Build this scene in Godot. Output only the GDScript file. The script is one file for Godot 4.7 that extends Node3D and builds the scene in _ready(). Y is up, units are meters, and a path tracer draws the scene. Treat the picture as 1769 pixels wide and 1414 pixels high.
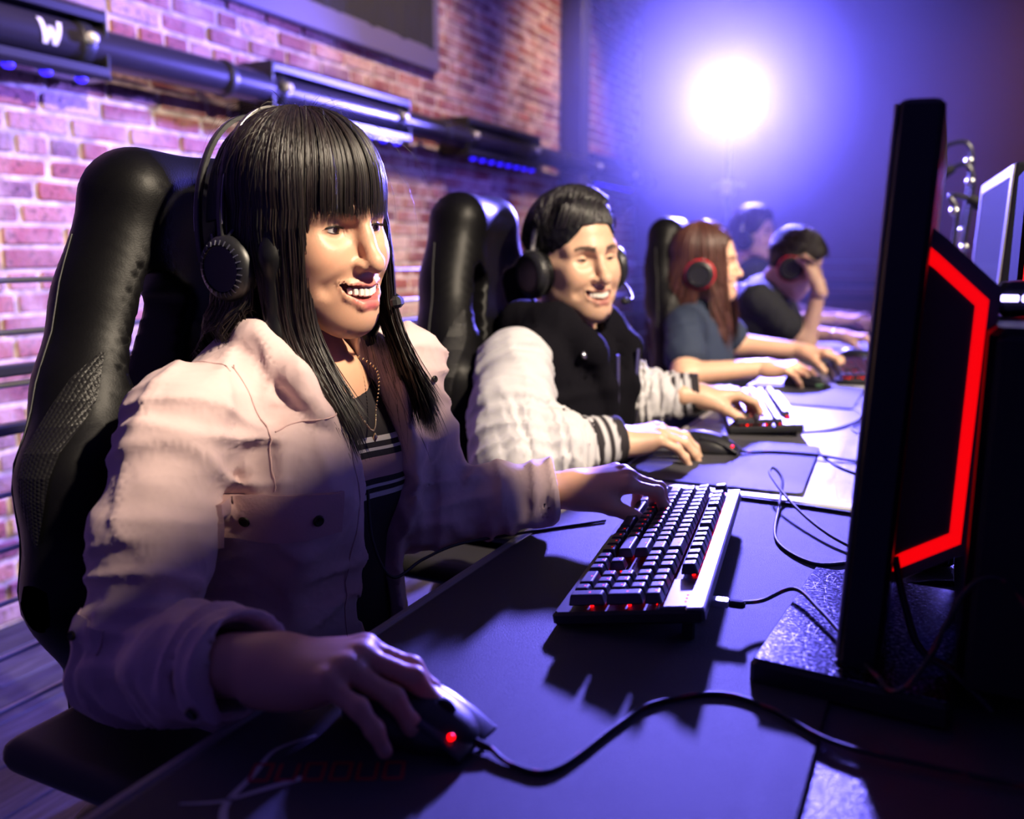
extends Node3D
# ---------------------------------------------------------------- mesh collecting
class MB:
	var v := PackedVector3Array()
	var n := PackedVector3Array()
	var c := PackedColorArray()
	var uv := PackedVector2Array()
	var ix := PackedInt32Array()
	var col := Color(1, 1, 1)
	func pt(p: Vector3, nn: Vector3, t := Vector2.ZERO) -> int:
		v.append(p); n.append(nn); c.append(col); uv.append(t)
		return v.size() - 1
	# triangle whose outside lies towards `out`
	func tri_to(a: int, b: int, d: int, out: Vector3) -> void:
		if (v[b] - v[a]).cross(v[d] - v[a]).dot(out) > 0.0:
			ix.append(a); ix.append(d); ix.append(b)
		else:
			ix.append(a); ix.append(b); ix.append(d)
	func flat(pts: Array, out: Vector3) -> void:
		var k := pts.size()
		var nn := Vector3.ZERO
		for i in k:
			nn += (pts[i] as Vector3).cross(pts[(i + 1) % k])
		nn = nn.normalized()
		if nn.dot(out) < 0.0:
			nn = -nn
		var f := v.size()
		for p in pts:
			pt(p, nn)
		for i in range(1, k - 1):
			tri_to(f, f + i, f + i + 1, nn)
	# rings of equal length, joined; flat or smooth; ends closed
	func loft(rings: Array, smooth := false, cap0 := true, cap1 := true, closed := true) -> void:
		var m: int = rings[0].size()
		var cen := []
		for r in rings:
			var s := Vector3.ZERO
			for p in r:
				s += p
			cen.append(s / m)
		var last := m if closed else m - 1
		if smooth:
			var first := v.size()
			for k in rings.size():
				for i in m:
					var a: Vector3 = rings[k][(i + 1) % m] - rings[k][(i - 1 + m) % m]
					var b: Vector3 = rings[mini(k + 1, rings.size() - 1)][i] - rings[maxi(k - 1, 0)][i]
					var nn := a.cross(b).normalized()
					var o: Vector3 = rings[k][i] - cen[k]
					if nn.dot(o) < 0.0:
						nn = -nn
					if nn == Vector3.ZERO:
						nn = o.normalized()
					pt(rings[k][i], nn, Vector2(float(i) / m, float(k) / maxi(1, rings.size() - 1)))
			for k in rings.size() - 1:
				for i in last:
					var a0 := first + k * m + i
					var a1 := first + k * m + (i + 1) % m
					var b0 := a0 + m
					var b1 := a1 + m
					var o2 := n[a0] + n[b1]
					tri_to(a0, a1, b1, o2)
					tri_to(a0, b1, b0, o2)
		else:
			for k in rings.size() - 1:
				for i in last:
					var p0: Vector3 = rings[k][i]
					var p1: Vector3 = rings[k][(i + 1) % m]
					var p2: Vector3 = rings[k + 1][(i + 1) % m]
					var p3: Vector3 = rings[k + 1][i]
					var o3: Vector3 = (p0 + p1 + p2 + p3) / 4.0 - (cen[k] + cen[k + 1]) / 2.0
					var nn2 := (p2 - p0).cross(p3 - p1)
					if nn2.length_squared() < 1e-16:
						continue
					if nn2.dot(o3) < 0.0:
						nn2 = -nn2
					flat([p0, p1, p2, p3], nn2)
		if cap0:
			flat(rings[0], cen[0] - cen[1])
		if cap1:
			flat(rings[-1], cen[-1] - cen[-2])
	# box with chamfered edges, centred at t's origin
	func box(t: Transform3D, s: Vector3, ch := 0.0) -> void:
		var h := s / 2.0
		if ch <= 0.0:
			var lo := [Vector3(-h.x, -h.y, -h.z), Vector3(h.x, -h.y, -h.z), Vector3(h.x, -h.y, h.z), Vector3(-h.x, -h.y, h.z)]
			var r0 := []
			var r1 := []
			for p in lo:
				r0.append(t * p)
				r1.append(t * (p + Vector3(0, s.y, 0)))
			loft([r0, r1])
			return
		ch = minf(ch, minf(h.x, minf(h.y, h.z)) * 0.95)
		var rings := []
		for q in [[-h.y, ch], [-h.y + ch, 0.0], [h.y - ch, 0.0], [h.y, ch]]:
			var e: float = q[1]
			var a := h.x - e
			var b := h.z - e
			var cc := ch
			var r := []
			for p in [Vector2(a - cc, -b), Vector2(a, -b + cc), Vector2(a, b - cc), Vector2(a - cc, b), Vector2(-a + cc, b), Vector2(-a, b - cc), Vector2(-a, -b + cc), Vector2(-a + cc, -b)]:
				r.append(t * Vector3(p.x, q[0], p.y))
			rings.append(r)
		loft(rings)
	# round bar along points; rad is a number or an array
	func tube(pts: Array, rad, seg := 8, caps := true) -> void:
		var rings := []
		var prev := Vector3.ZERO
		for k in pts.size():
			var d: Vector3 = (pts[mini(k + 1, pts.size() - 1)] - pts[maxi(k - 1, 0)]).normalized()
			if prev == Vector3.ZERO:
				prev = d.cross(Vector3.UP if absf(d.y) < 0.9 else Vector3.RIGHT).normalized()
			var s := (prev - d * prev.dot(d)).normalized()
			prev = s
			var w := d.cross(s)
			var r: float = rad[k] if rad is Array else rad
			var ring := []
			for i in seg:
				var a := TAU * i / seg
				ring.append(pts[k] + (s * cos(a) + w * sin(a)) * r)
			rings.append(ring)
		loft(rings, true, caps, caps)
	# turned profile [[radius, height] ...] about t's y axis
	func lathe(t: Transform3D, prof: Array, seg := 24, smooth := true) -> void:
		var rings := []
		for q in prof:
			var ring := []
			for i in seg:
				var a := TAU * i / seg
				ring.append(t * Vector3(cos(a) * q[0], q[1], sin(a) * q[0]))
			rings.append(ring)
		loft(rings, smooth)
	# polygon (x, y) in t's plane, pushed along t's z by depth with a bevel
	func prism(t: Transform3D, poly: Array, depth: float, bev := 0.0) -> void:
		var cen := Vector2.ZERO
		for p in poly:
			cen += p
		cen /= poly.size()
		var rings := []
		var steps := [[-depth / 2, 0.0], [depth / 2, 0.0]] if bev <= 0.0 else [[-depth / 2, bev], [-depth / 2 + bev, 0.0], [depth / 2 - bev, 0.0], [depth / 2, bev]]
		for q in steps:
			var r := []
			for p in poly:
				var o: Vector2 = p - cen
				o -= o.normalized() * q[1]
				r.append(t * Vector3(cen.x + o.x, cen.y + o.y, q[0]))
			rings.append(r)
		loft(rings)
	func mesh() -> ArrayMesh:
		var a := []
		a.resize(Mesh.ARRAY_MAX)
		a[Mesh.ARRAY_VERTEX] = v
		a[Mesh.ARRAY_NORMAL] = n
		a[Mesh.ARRAY_COLOR] = c
		a[Mesh.ARRAY_TEX_UV] = uv
		a[Mesh.ARRAY_INDEX] = ix
		var m := ArrayMesh.new()
		m.add_surface_from_arrays(Mesh.PRIMITIVE_TRIANGLES, a)
		return m

# ---------------------------------------------------------------- smooth bodies: a distance field meshed as surface nets
class SDF:
	var kind := PackedInt32Array()   # 0 tapered capsule, 1 ellipsoid, 2 rounded box, 3 capsule in a stretched frame
	var cut := PackedInt32Array()    # 0 joined, 1 taken away
	var kk := PackedFloat32Array()
	var pa := PackedVector3Array()
	var pb := PackedVector3Array()
	var ra := PackedFloat32Array()
	var rb := PackedFloat32Array()
	var inv: Array[Transform3D] = []
	var warp: Callable         # (p, d) -> d
	var warp_reach := 0.0
	var paint: Callable        # (p, n) -> Color
	var origin := Transform3D.IDENTITY
	func _add(k: int, a: Vector3, b: Vector3, r0: float, r1: float, sm: float, t: Transform3D, c: int) -> void:
		kind.append(k); pa.append(a); pb.append(b); ra.append(r0); rb.append(r1); kk.append(sm); inv.append(t); cut.append(c)
	func cap(a: Vector3, b: Vector3, r0: float, r1: float, sm := 0.02, c := 0) -> void:
		_add(0, a, b, r0, r1, sm, Transform3D.IDENTITY, c)
	func ball(a: Vector3, r: float, sm := 0.01, c := 0) -> void:
		_add(0, a, a + Vector3(0, 1e-5, 0), r, r, sm, Transform3D.IDENTITY, c)
	func chain(pts: Array, rad: Array, sm := 0.02, c := 0) -> void:
		for i in pts.size() - 1:
			cap(pts[i], pts[i + 1], rad[i], rad[i + 1], sm, c)
	func ell(t: Transform3D, r: Vector3, sm := 0.02, c := 0) -> void:
		_add(1, r, Vector3.ZERO, 0, 0, sm, t.affine_inverse(), c)
	func box(t: Transform3D, h: Vector3, r: float, sm := 0.01, c := 0) -> void:
		_add(2, h - Vector3(r, r, r), Vector3.ZERO, r, 0, sm, t.affine_inverse(), c)
	func one(i: int, p: Vector3) -> float:
		var k := kind[i]
		if k == 0:
			var a := pa[i]
			var ab := pb[i] - a
			var ap := p - a
			var h := clampf(ap.dot(ab) / ab.length_squared(), 0.0, 1.0)
			return (ap - ab * h).length() - lerpf(ra[i], rb[i], h)
		if k == 1:
			var q := inv[i] * p
			var r := pa[i]
			var s := q / r
			var k0 := s.length()
			var k1 := (s / r).length()
			if k1 < 1e-6:
				return -minf(r.x, minf(r.y, r.z))
			return k0 * (k0 - 1.0) / k1
		var q2 := (inv[i] * p).abs() - pa[i]
		return q2.max(Vector3.ZERO).length() + minf(maxf(q2.x, maxf(q2.y, q2.z)), 0.0) - ra[i]
	func at(p: Vector3, list: PackedInt32Array) -> float:
		var d := 10.0
		for i in list:
			var e := one(i, p)
			var k := kk[i]
			if cut[i] == 0:
				if k > 0.0:
					var h := maxf(k - absf(d - e), 0.0) / k
					d = minf(d, e) - h * h * k * 0.25
				else:
					d = minf(d, e)
			else:
				if k > 0.0:
					var h2 := maxf(k - absf(d + e), 0.0) / k
					d = maxf(d, -e) + h2 * h2 * k * 0.25
				else:
					d = maxf(d, -e)
		if warp.is_valid():
			d = warp.call(p, d)
		return d
	func all() -> PackedInt32Array:
		return PackedInt32Array(range(kind.size()))
	# adds the surface within [lo, hi] to mb, cells of size h
	func build(mb: MB, lo: Vector3, hi: Vector3, h: float) -> void:
		var B := 5
		var nb := Vector3i(((hi - lo) / (h * B)).ceil())
		var N := nb * B + Vector3i.ONE
		var nx := N.x
		var nxy := N.x * N.y
		var val := PackedFloat32Array()
		val.resize(nxy * N.z)
		val.fill(1e3)
		var vert := PackedInt32Array()
		vert.resize(nxy * N.z)
		vert.fill(-1)
		var half := h * B * 0.5
		var diag := half * 1.7321
		var cells: Array[Vector3i] = []
		var lists: Array[PackedInt32Array] = []
		for bz in nb.z:
			for by in nb.y:
				for bx in nb.x:
					var cen := lo + Vector3(bx, by, bz) * h * B + Vector3(half, half, half)
					var dmin := 1e3
					var own := PackedFloat32Array()
					own.resize(kind.size())
					for i in kind.size():
						var e := one(i, cen)
						own[i] = e
						if cut[i] == 0:
							dmin = minf(dmin, e)
					if dmin > diag * 1.3 + warp_reach + 0.02:
						continue
					var list := PackedInt32Array()
					for i in kind.size():
						if cut[i] == 0:
							if own[i] < dmin + diag * 2.4 + kk[i]:
								list.append(i)
						elif own[i] < diag * 2.2 + kk[i] + 0.03:
							list.append(i)
					var dc := at(cen, list)
					if absf(dc) > diag * 1.35 + warp_reach + 0.006:
						continue
					for z in B + 1:
						for y in B + 1:
							var row := (bz * B + z) * nxy + (by * B + y) * nx + bx * B
							var p := lo + Vector3(bx * B, by * B + y, bz * B + z) * h
							for x in B + 1:
								if val[row + x] > 900.0:
									val[row + x] = at(p, list)
								p.x += h
					cells.append(Vector3i(bx * B, by * B, bz * B))
		var done: Array[Vector3i] = []
		for c0 in cells:
			for z in range(c0.z, c0.z + B):
				for y in range(c0.y, c0.y + B):
					for x in range(c0.x, c0.x + B):
						var i := z * nxy + y * nx + x
						var a0 := val[i]
						var a1 := val[i + 1]
						var a2 := val[i + nx]
						var a3 := val[i + nx + 1]
						var a4 := val[i + nxy]
						var a5 := val[i + nxy + 1]
						var a6 := val[i + nxy + nx]
						var a7 := val[i + nxy + nx + 1]
						var neg := int(a0 < 0) + int(a1 < 0) + int(a2 < 0) + int(a3 < 0) + int(a4 < 0) + int(a5 < 0) + int(a6 < 0) + int(a7 < 0)
						if neg == 0 or neg == 8:
							continue
						var s := Vector3.ZERO
						var m := 0
						if (a0 < 0) != (a1 < 0): s += Vector3(a0 / (a0 - a1), 0, 0); m += 1
						if (a2 < 0) != (a3 < 0): s += Vector3(a2 / (a2 - a3), 1, 0); m += 1
						if (a4 < 0) != (a5 < 0): s += Vector3(a4 / (a4 - a5), 0, 1); m += 1
						if (a6 < 0) != (a7 < 0): s += Vector3(a6 / (a6 - a7), 1, 1); m += 1
						if (a0 < 0) != (a2 < 0): s += Vector3(0, a0 / (a0 - a2), 0); m += 1
						if (a1 < 0) != (a3 < 0): s += Vector3(1, a1 / (a1 - a3), 0); m += 1
						if (a4 < 0) != (a6 < 0): s += Vector3(0, a4 / (a4 - a6), 1); m += 1
						if (a5 < 0) != (a7 < 0): s += Vector3(1, a5 / (a5 - a7), 1); m += 1
						if (a0 < 0) != (a4 < 0): s += Vector3(0, 0, a0 / (a0 - a4)); m += 1
						if (a1 < 0) != (a5 < 0): s += Vector3(1, 0, a1 / (a1 - a5)); m += 1
						if (a2 < 0) != (a6 < 0): s += Vector3(0, 1, a2 / (a2 - a6)); m += 1
						if (a3 < 0) != (a7 < 0): s += Vector3(1, 1, a3 / (a3 - a7)); m += 1
						s /= m
						var g := Vector3(a1 + a3 + a5 + a7 - a0 - a2 - a4 - a6, a2 + a3 + a6 + a7 - a0 - a1 - a4 - a5, a4 + a5 + a6 + a7 - a0 - a1 - a2 - a3).normalized()
						var w := lo + (Vector3(x, y, z) + s) * h
						if paint.is_valid():
							mb.col = paint.call(w, g)
						vert[i] = mb.pt(origin * w, (origin.basis * g).normalized())
						done.append(Vector3i(x, y, z))
		for c1 in done:
			var i := c1.z * nxy + c1.y * nx + c1.x
			var s0 := val[i] < 0
			if c1.y > 0 and c1.z > 0 and val[i + 1] < 900.0 and s0 != (val[i + 1] < 0):
				_quad(mb, vert[i], vert[i - nx], vert[i - nx - nxy], vert[i - nxy])
			if c1.x > 0 and c1.z > 0 and val[i + nx] < 900.0 and s0 != (val[i + nx] < 0):
				_quad(mb, vert[i], vert[i - 1], vert[i - 1 - nxy], vert[i - nxy])
			if c1.x > 0 and c1.y > 0 and val[i + nxy] < 900.0 and s0 != (val[i + nxy] < 0):
				_quad(mb, vert[i], vert[i - 1], vert[i - 1 - nx], vert[i - nx])
	func _quad(mb: MB, a: int, b: int, c: int, d: int) -> void:
		if a < 0 or b < 0 or c < 0 or d < 0:
			return
		var o := mb.n[a] + mb.n[b] + mb.n[c] + mb.n[d]
		mb.tri_to(a, b, c, o)
		mb.tri_to(a, c, d, o)
	# box round all joined shapes
	func span() -> AABB:
		var b := AABB()
		var first := true
		for i in kind.size():
			if cut[i] == 1:
				continue
			var pts := []
			if kind[i] == 0:
				var r := maxf(ra[i], rb[i])
				pts = [pa[i] - Vector3(r, r, r), pa[i] + Vector3(r, r, r), pb[i] - Vector3(r, r, r), pb[i] + Vector3(r, r, r)]
			else:
				var t := inv[i].affine_inverse()
				var e := pa[i] + (Vector3.ZERO if kind[i] == 1 else Vector3(ra[i], ra[i], ra[i]))
				for q in 8:
					pts.append(t * Vector3(e.x * (1 if q & 1 else -1), e.y * (1 if q & 2 else -1), e.z * (1 if q & 4 else -1)))
			for p in pts:
				if first:
					b = AABB(p, Vector3.ZERO)
					first = false
				else:
					b = b.expand(p)
		return b.grow(0.012 + warp_reach)
	func whole(mb: MB, h: float) -> void:
		var b := span()
		build(mb, b.position, b.end, h)

# ---------------------------------------------------------------- scene helpers
var used := {}
func numbered(called: String) -> String:
	if not used.has(called):
		used[called] = 0
		return called
	used[called] += 1
	return "%s_%03d" % [called, used[called]]
func tag(o: Node3D, label: String, category: String, group := "") -> Node3D:
	o.set_meta("label", label)
	o.set_meta("category", category)
	if group:
		o.set_meta("group", group)
	return o
func thing(called: String, label: String, category: String, at := Vector3.ZERO, turn := 0.0, group := "") -> Node3D:
	var o := Node3D.new()
	o.name = numbered(called)
	add_child(o)
	o.position = at
	o.rotation.y = turn
	return tag(o, label, category, group)
func obj(called: String, mb, m: Material, parent: Node = null) -> MeshInstance3D:
	var o := MeshInstance3D.new()
	o.mesh = mb.mesh() if mb is MB else mb
	o.material_override = m
	if parent:
		o.name = called
		parent.add_child(o, true)
	else:
		o.name = numbered(called)
		add_child(o)
	return o
func struct(o: Node3D) -> Node3D:
	o.set_meta("kind", "structure")
	return o
func T(p: Vector3, rx := 0.0, ry := 0.0, rz := 0.0) -> Transform3D:
	return Transform3D(Basis.from_euler(Vector3(deg_to_rad(rx), deg_to_rad(ry), deg_to_rad(rz))), p)
func lin(r: float, g: float, b: float) -> Color:
	return Color(r, g, b).linear_to_srgb()
func mat(c: Color, rough := 0.6, metal := 0.0, spec := 0.5) -> StandardMaterial3D:
	var m := StandardMaterial3D.new()
	m.albedo_color = c
	m.roughness = rough
	m.metallic = metal
	m.metallic_specular = spec
	return m
func vmat(rough := 0.6, spec := 0.5) -> StandardMaterial3D:
	var m := mat(Color.WHITE, rough, 0.0, spec)
	m.vertex_color_use_as_albedo = true
	return m
func noise_tex(freq: float, size := 512, fr := 4, seed_ := 1, kind := FastNoiseLite.TYPE_SIMPLEX_SMOOTH) -> NoiseTexture2D:
	var f := FastNoiseLite.new()
	f.noise_type = kind
	f.frequency = freq
	f.fractal_octaves = fr
	f.seed = seed_
	var t := NoiseTexture2D.new()
	t.width = size
	t.height = size
	t.seamless = true
	t.noise = f
	return t
func relief(m: StandardMaterial3D, t: Texture2D, scale: float, uvs: float, world := false) -> StandardMaterial3D:
	m.heightmap_enabled = true
	m.heightmap_texture = t
	m.heightmap_scale = scale
	m.uv1_triplanar = true
	m.uv1_world_triplanar = world
	m.uv1_scale = Vector3(uvs, uvs, uvs)
	return m
func glow(c: Color, e: float) -> StandardMaterial3D:
	var m := mat(c, 0.5)
	m.emission_enabled = true
	m.emission = c
	m.emission_energy_multiplier = e
	return m
func curve(pts: Array, step := 6) -> Array:   # smooth line through points
	var out := []
	for i in pts.size() - 1:
		var p0: Vector3 = pts[maxi(i - 1, 0)]
		var p1: Vector3 = pts[i]
		var p2: Vector3 = pts[i + 1]
		var p3: Vector3 = pts[mini(i + 2, pts.size() - 1)]
		for k in step:
			out.append(p1.cubic_interpolate(p2, p0, p3, float(k) / step))
	out.append(pts[-1])
	return out
# ---------------------------------------------------------------- heads (own axes: face towards +z, up +y, eyes at y = 0)
func near_chain(p: Vector3, pts: Array, from := 0, to := -1) -> float:
	var d := 9.0
	for i in range(from, (pts.size() if to < 0 else to) - 1):
		var a: Vector3 = pts[i]
		var ab: Vector3 = pts[i + 1] - a
		var h := clampf((p - a).dot(ab) / ab.length_squared(), 0.0, 1.0)
		d = minf(d, (p - a - ab * h).length())
	return d

# o: wide (width factor), jaw, nose, smile, brow (colour), skin, lips, neck (down point), female
func head_field(o: Dictionary) -> SDF:
	var f := SDF.new()
	var w: float = o.get("wide", 1.0)
	var jw: float = o.get("jaw", 1.0)
	var ns: float = o.get("nose", 1.0)
	f.ell(T(Vector3(0, .034, -.008)), Vector3(.074 * w, .084, .096), .02)
	f.ell(T(Vector3(0, -.028, .03)), Vector3(.059 * w, .07, .056), .03)
	for s in [-1.0, 1.0]:
		f.chain([Vector3(s * .055 * jw, -.03, .0), Vector3(s * .047 * jw, -.073, .016), Vector3(s * .016 * jw, -.103, .06)], [.016, .0155, .0165], .03)
		f.ell(T(Vector3(s * .037 * w, -.032, .063)), Vector3(.021, .0175, .019), .022)
		f.ell(T(Vector3(s * .038 * w, -.052, .036)), Vector3(.022, .034, .03), .03)
		f.cap(Vector3(s * .043 * w, -.014, .056), Vector3(s * .064 * w, -.01, .01), .012, .012, .02)
		f.cap(Vector3(s * .012, .019, .0805), Vector3(s * .046 * w, .017, .062), .0098, .009, .02)
	f.ell(T(Vector3(0, -.066, .056)), Vector3(.031, .032, .0345), .03)
	f.ball(Vector3(0, -.1005, .0675), .0185 * jw, .03)
	f.ell(T(Vector3(0, -.1, .05)), Vector3(.03, .018, .03), .02)
	# nose
	f.chain([Vector3(0, .014, .0795), Vector3(0, -.008, .09), Vector3(0, -.034, .0905 + .0135 * ns)], [.0085, .0078 * ns, .0095], .012)
	f.ball(Vector3(0, -.0385, .0905 + .0145 * ns), .0112 * ns, .006)
	for s in [-1.0, 1.0]:
		f.ell(T(Vector3(s * .0128 * ns, -.0425, .0925)), Vector3(.0078 * ns, .0078, .0105), .006)
		f.ell(T(Vector3(s * .0065 * ns, -.0495, .0985)), Vector3(.0032, .003, .0055), .002, 1)
		# eye hollows, then the closed lids round the eyeball
		f.ell(T(Vector3(s * .0315, .0, .0875)), Vector3(.0185, .0115, .0145), .014, 1)
		f.ball(Vector3(s * .0315, -.001, .0638), .0138, .004)
		# ear
		f.ell(T(Vector3(s * .0755 * w, -.018, -.008), 0, s * 20, 0), Vector3(.007, .03, .018), .006)
		# smile fold
		f.cap(Vector3(s * .0225, -.048, .0965), Vector3(s * .0455, -.068, .0765), .0045, .006, .012, 1)
	# mouth
	var sm: float = o.get("smile", 1.0)
	var mc := [Vector3(-.031, -.0585, .0765), Vector3(-.0225, -.0675, .0855), Vector3(-.009, -.0725, .0935), Vector3(.009, -.0725, .0935), Vector3(.0225, -.0675, .0855), Vector3(.031, -.0585, .0765)]
	var ul := [Vector3(-.031, -.0580, .0768), Vector3(-.0225, -.0610, .0858), Vector3(-.008, -.0620, .0928), Vector3(.0, -.0630, .0938), Vector3(.008, -.0620, .0928), Vector3(.0225, -.0610, .0858), Vector3(.031, -.0580, .0768)]
	var ll := [Vector3(-.031, -.0592, .0768), Vector3(-.0235, -.0758, .0832), Vector3(-.010, -.0852, .0912), Vector3(.010, -.0852, .0912), Vector3(.0235, -.0758, .0832), Vector3(.031, -.0592, .0768)]
	if sm <= 0.0:
		for q in [mc, ul, ll]:
			for i in q.size():
				q[i] = Vector3(q[i].x * .85, -.0705 + (q[i].y + .0705) * .35, q[i].z)
	f.chain(ul, [.0012, .0026, .0034, .0032, .0034, .0026, .0012], .005)
	f.chain(ll, [.0012, .0038, .0058, .0058, .0038, .0012], .005)
	if sm > 0.0:
		f.chain(mc, [.0014, .0056, .0078, .0078, .0056, .0014], .0015, 1)
		f.ell(T(Vector3(0, -.0715, .082)), Vector3(.02, .0085, .016), .003, 1)
	# neck
	var nk: Vector3 = o.get("neck", Vector3(0, -.2, -.055))
	var nr: float = o.get("neck_r", .049)
	f.cap(Vector3(0, -.05, -.022), nk, nr, nr * 1.04, .03)
	f.warp_reach = 0.0
	var skin: Color = o.skin
	var lips: Color = o.lips
	var brow: Color = o.brow
	var bw: float = o.get("brow_w", .0032)
	var by: float = o.get("brow_y", .0)
	f.paint = func(p: Vector3, _n: Vector3) -> Color:
		var c := skin
		if p.z > .05:
			if p.y < -.05 and p.y > -.1:
				if sm > 0.0 and p.z < .089 - absf(p.x) * .25 and near_chain(p, mc) < .0075 and absf(p.x) < .030 and p.y < -.058 and p.y > -.083:
					return Color(.08, .012, .012)
				var tp := 1.0 - .75 * minf(1.0, p.x * p.x / .00096)
				var dl := minf(near_chain(p, ul) - .0052 * tp, near_chain(p, ll) - .0082 * tp)
				c = c.lerp(lips, clampf(.5 - dl / .0022, 0.0, 1.0))
			elif p.y > .005 and p.y < .04:
				var x := absf(p.x)
				var yb := .0175 + by + .0045 * sin(clampf((x - .012) / .036, 0.0, 1.0) * 2.4)
				if x > .011 and x < .05:
					var t := 1.0 - clampf((absf(p.y - yb) - bw * (1.15 - .6 * (x - .011) / .039)) / .0014, 0.0, 1.0)
					c = c.lerp(brow, t * .9)
			elif p.y > -.05 and p.y < -.01:
				# warmer cheeks and nose tip
				var bl := maxf(0.0, 1.0 - (p - Vector3(signf(p.x) * .04, -.032, .07)).length() / .028)
				c = c.lerp(Color(skin.r * 1.02, skin.g * .8, skin.b * .74), bl * .5)
		return c
	return f

# eyeball seen through the lids: almond patch on a sphere; open = half height
func eye_mesh(s: float, open: float, look: Vector2, iris: Color) -> MB:
	var mb := MB.new()
	var cen := Vector3(s * .0315, -.001, .0638)
	var R := .01405
	var nx := 22
	var ny := 8
	var base := mb.v.size()
	for j in ny + 1:
		for i in nx + 1:
			var u := -1.0 + 2.0 * i / nx
			var vv := -1.0 + 2.0 * j / ny
			var up_h := open * (1.0 - pow(absf(u), 2.2)) * 1.0 + .0002
			var dn_h := open * .55 * (1.0 - pow(absf(u), 2.0)) - .0014 * (1.0 - u * u) * 0.0
			var x := u * .0138
			var y := (vv * up_h if vv > 0 else vv * dn_h) - .0012 + s * u * .0011
			var z := sqrt(maxf(R * R - x * x - y * y, 1e-8))
			var p := Vector3(x, y, z)
			var d := Vector2(x - look.x, y - look.y).length()
			if d < .0024:
				mb.col = Color(.004, .003, .003)
			elif d < .0058:
				mb.col = iris
			else:
				mb.col = Color(.62, .58, .56)
			mb.pt(cen + p, p.normalized())
	for j in ny:
		for i in nx:
			var a := base + j * (nx + 1) + i
			mb.tri_to(a, a + 1, a + nx + 2, Vector3(0, 0, 1))
			mb.tri_to(a, a + nx + 2, a + nx + 1, Vector3(0, 0, 1))
	return mb
# dark upper lash line with flick, and a thin lower one
func lash_mesh(s: float, open: float, flick: float) -> MB:
	var mb := MB.new()
	var cen := Vector3(s * .0315, -.001, .0638)
	var R := .0143
	for q in [[1.0, .0013], [-0.55, .0004]]:
		var pts := []
		var rad := []
		for i in 15:
			var u := -1.0 + 2.0 * i / 14
			var x := u * .0142
			var y: float = q[0] * open * (1.0 - pow(absf(u), 2.1)) - .0012 + s * u * .0011
			var z := sqrt(maxf(R * R - x * x - y * y, 1e-8))
			pts.append(cen + Vector3(x, y, z))
			rad.append(q[1] * (.45 + .55 * (1.0 - absf(u))) + (flick * .0004 if s * u > .3 and q[0] > 0 else 0.0))
		if q[0] > 0 and flick > 0:
			var e: Vector3 = pts[-1] if s > 0 else pts[0]
			var tip := e + Vector3(s * .0055, .0016, -.004)
			if s > 0:
				pts.append(tip); rad.append(.0002)
			else:
				pts.push_front(tip); rad.push_front(.0002)
		mb.tube(pts, rad, 6)
		if q[0] > 0:
			for i in 26:
				var u := -.95 + 1.9 * i / 25
				var x := u * .0142
				var y: float = open * (1.0 - pow(absf(u), 2.1)) - .0012 + s * u * .0011
				var p := cen + Vector3(x, y, sqrt(maxf(R * R - x * x - y * y, 1e-8)))
				var L := .0042 + flick * .002 * (u * s + 1.0)
				mb.tube([p, p + Vector3(u * .002, -.0002, .55 * L), p + Vector3(u * .0042, .0012, L)], [.00028, .00022, .00005], 4)
	return mb
func teeth_mesh() -> MB:
	var mb := MB.new()
	for i in range(-5, 5):
		var a := (i + .5) * .235
		var wv: float = [.0088, .0074, .0074, .007, .0066][absi(i if i >= 0 else i + 1)]
		var x := sin(a) * .0265
		var z := .0618 + cos(a) * .0305
		var hgt := .0108 - .0005 * absf(i + .5)
		var t := Transform3D(Basis(Vector3.UP, a * .92), Vector3(x, -.0664 - hgt * .5 + absf(x) * .07, z))
		mb.box(t, Vector3(wv * .86, hgt, .005), .0016)
	for i in range(-4, 4):
		var a := (i + .5) * .21
		var t := Transform3D(Basis(Vector3.UP, a), Vector3(sin(a) * .0195, -.0838 + absf(sin(a)) * .006, .0615 + cos(a) * .025))
		mb.box(t, Vector3(.0042, .006, .004), .001)
	return mb
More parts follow.
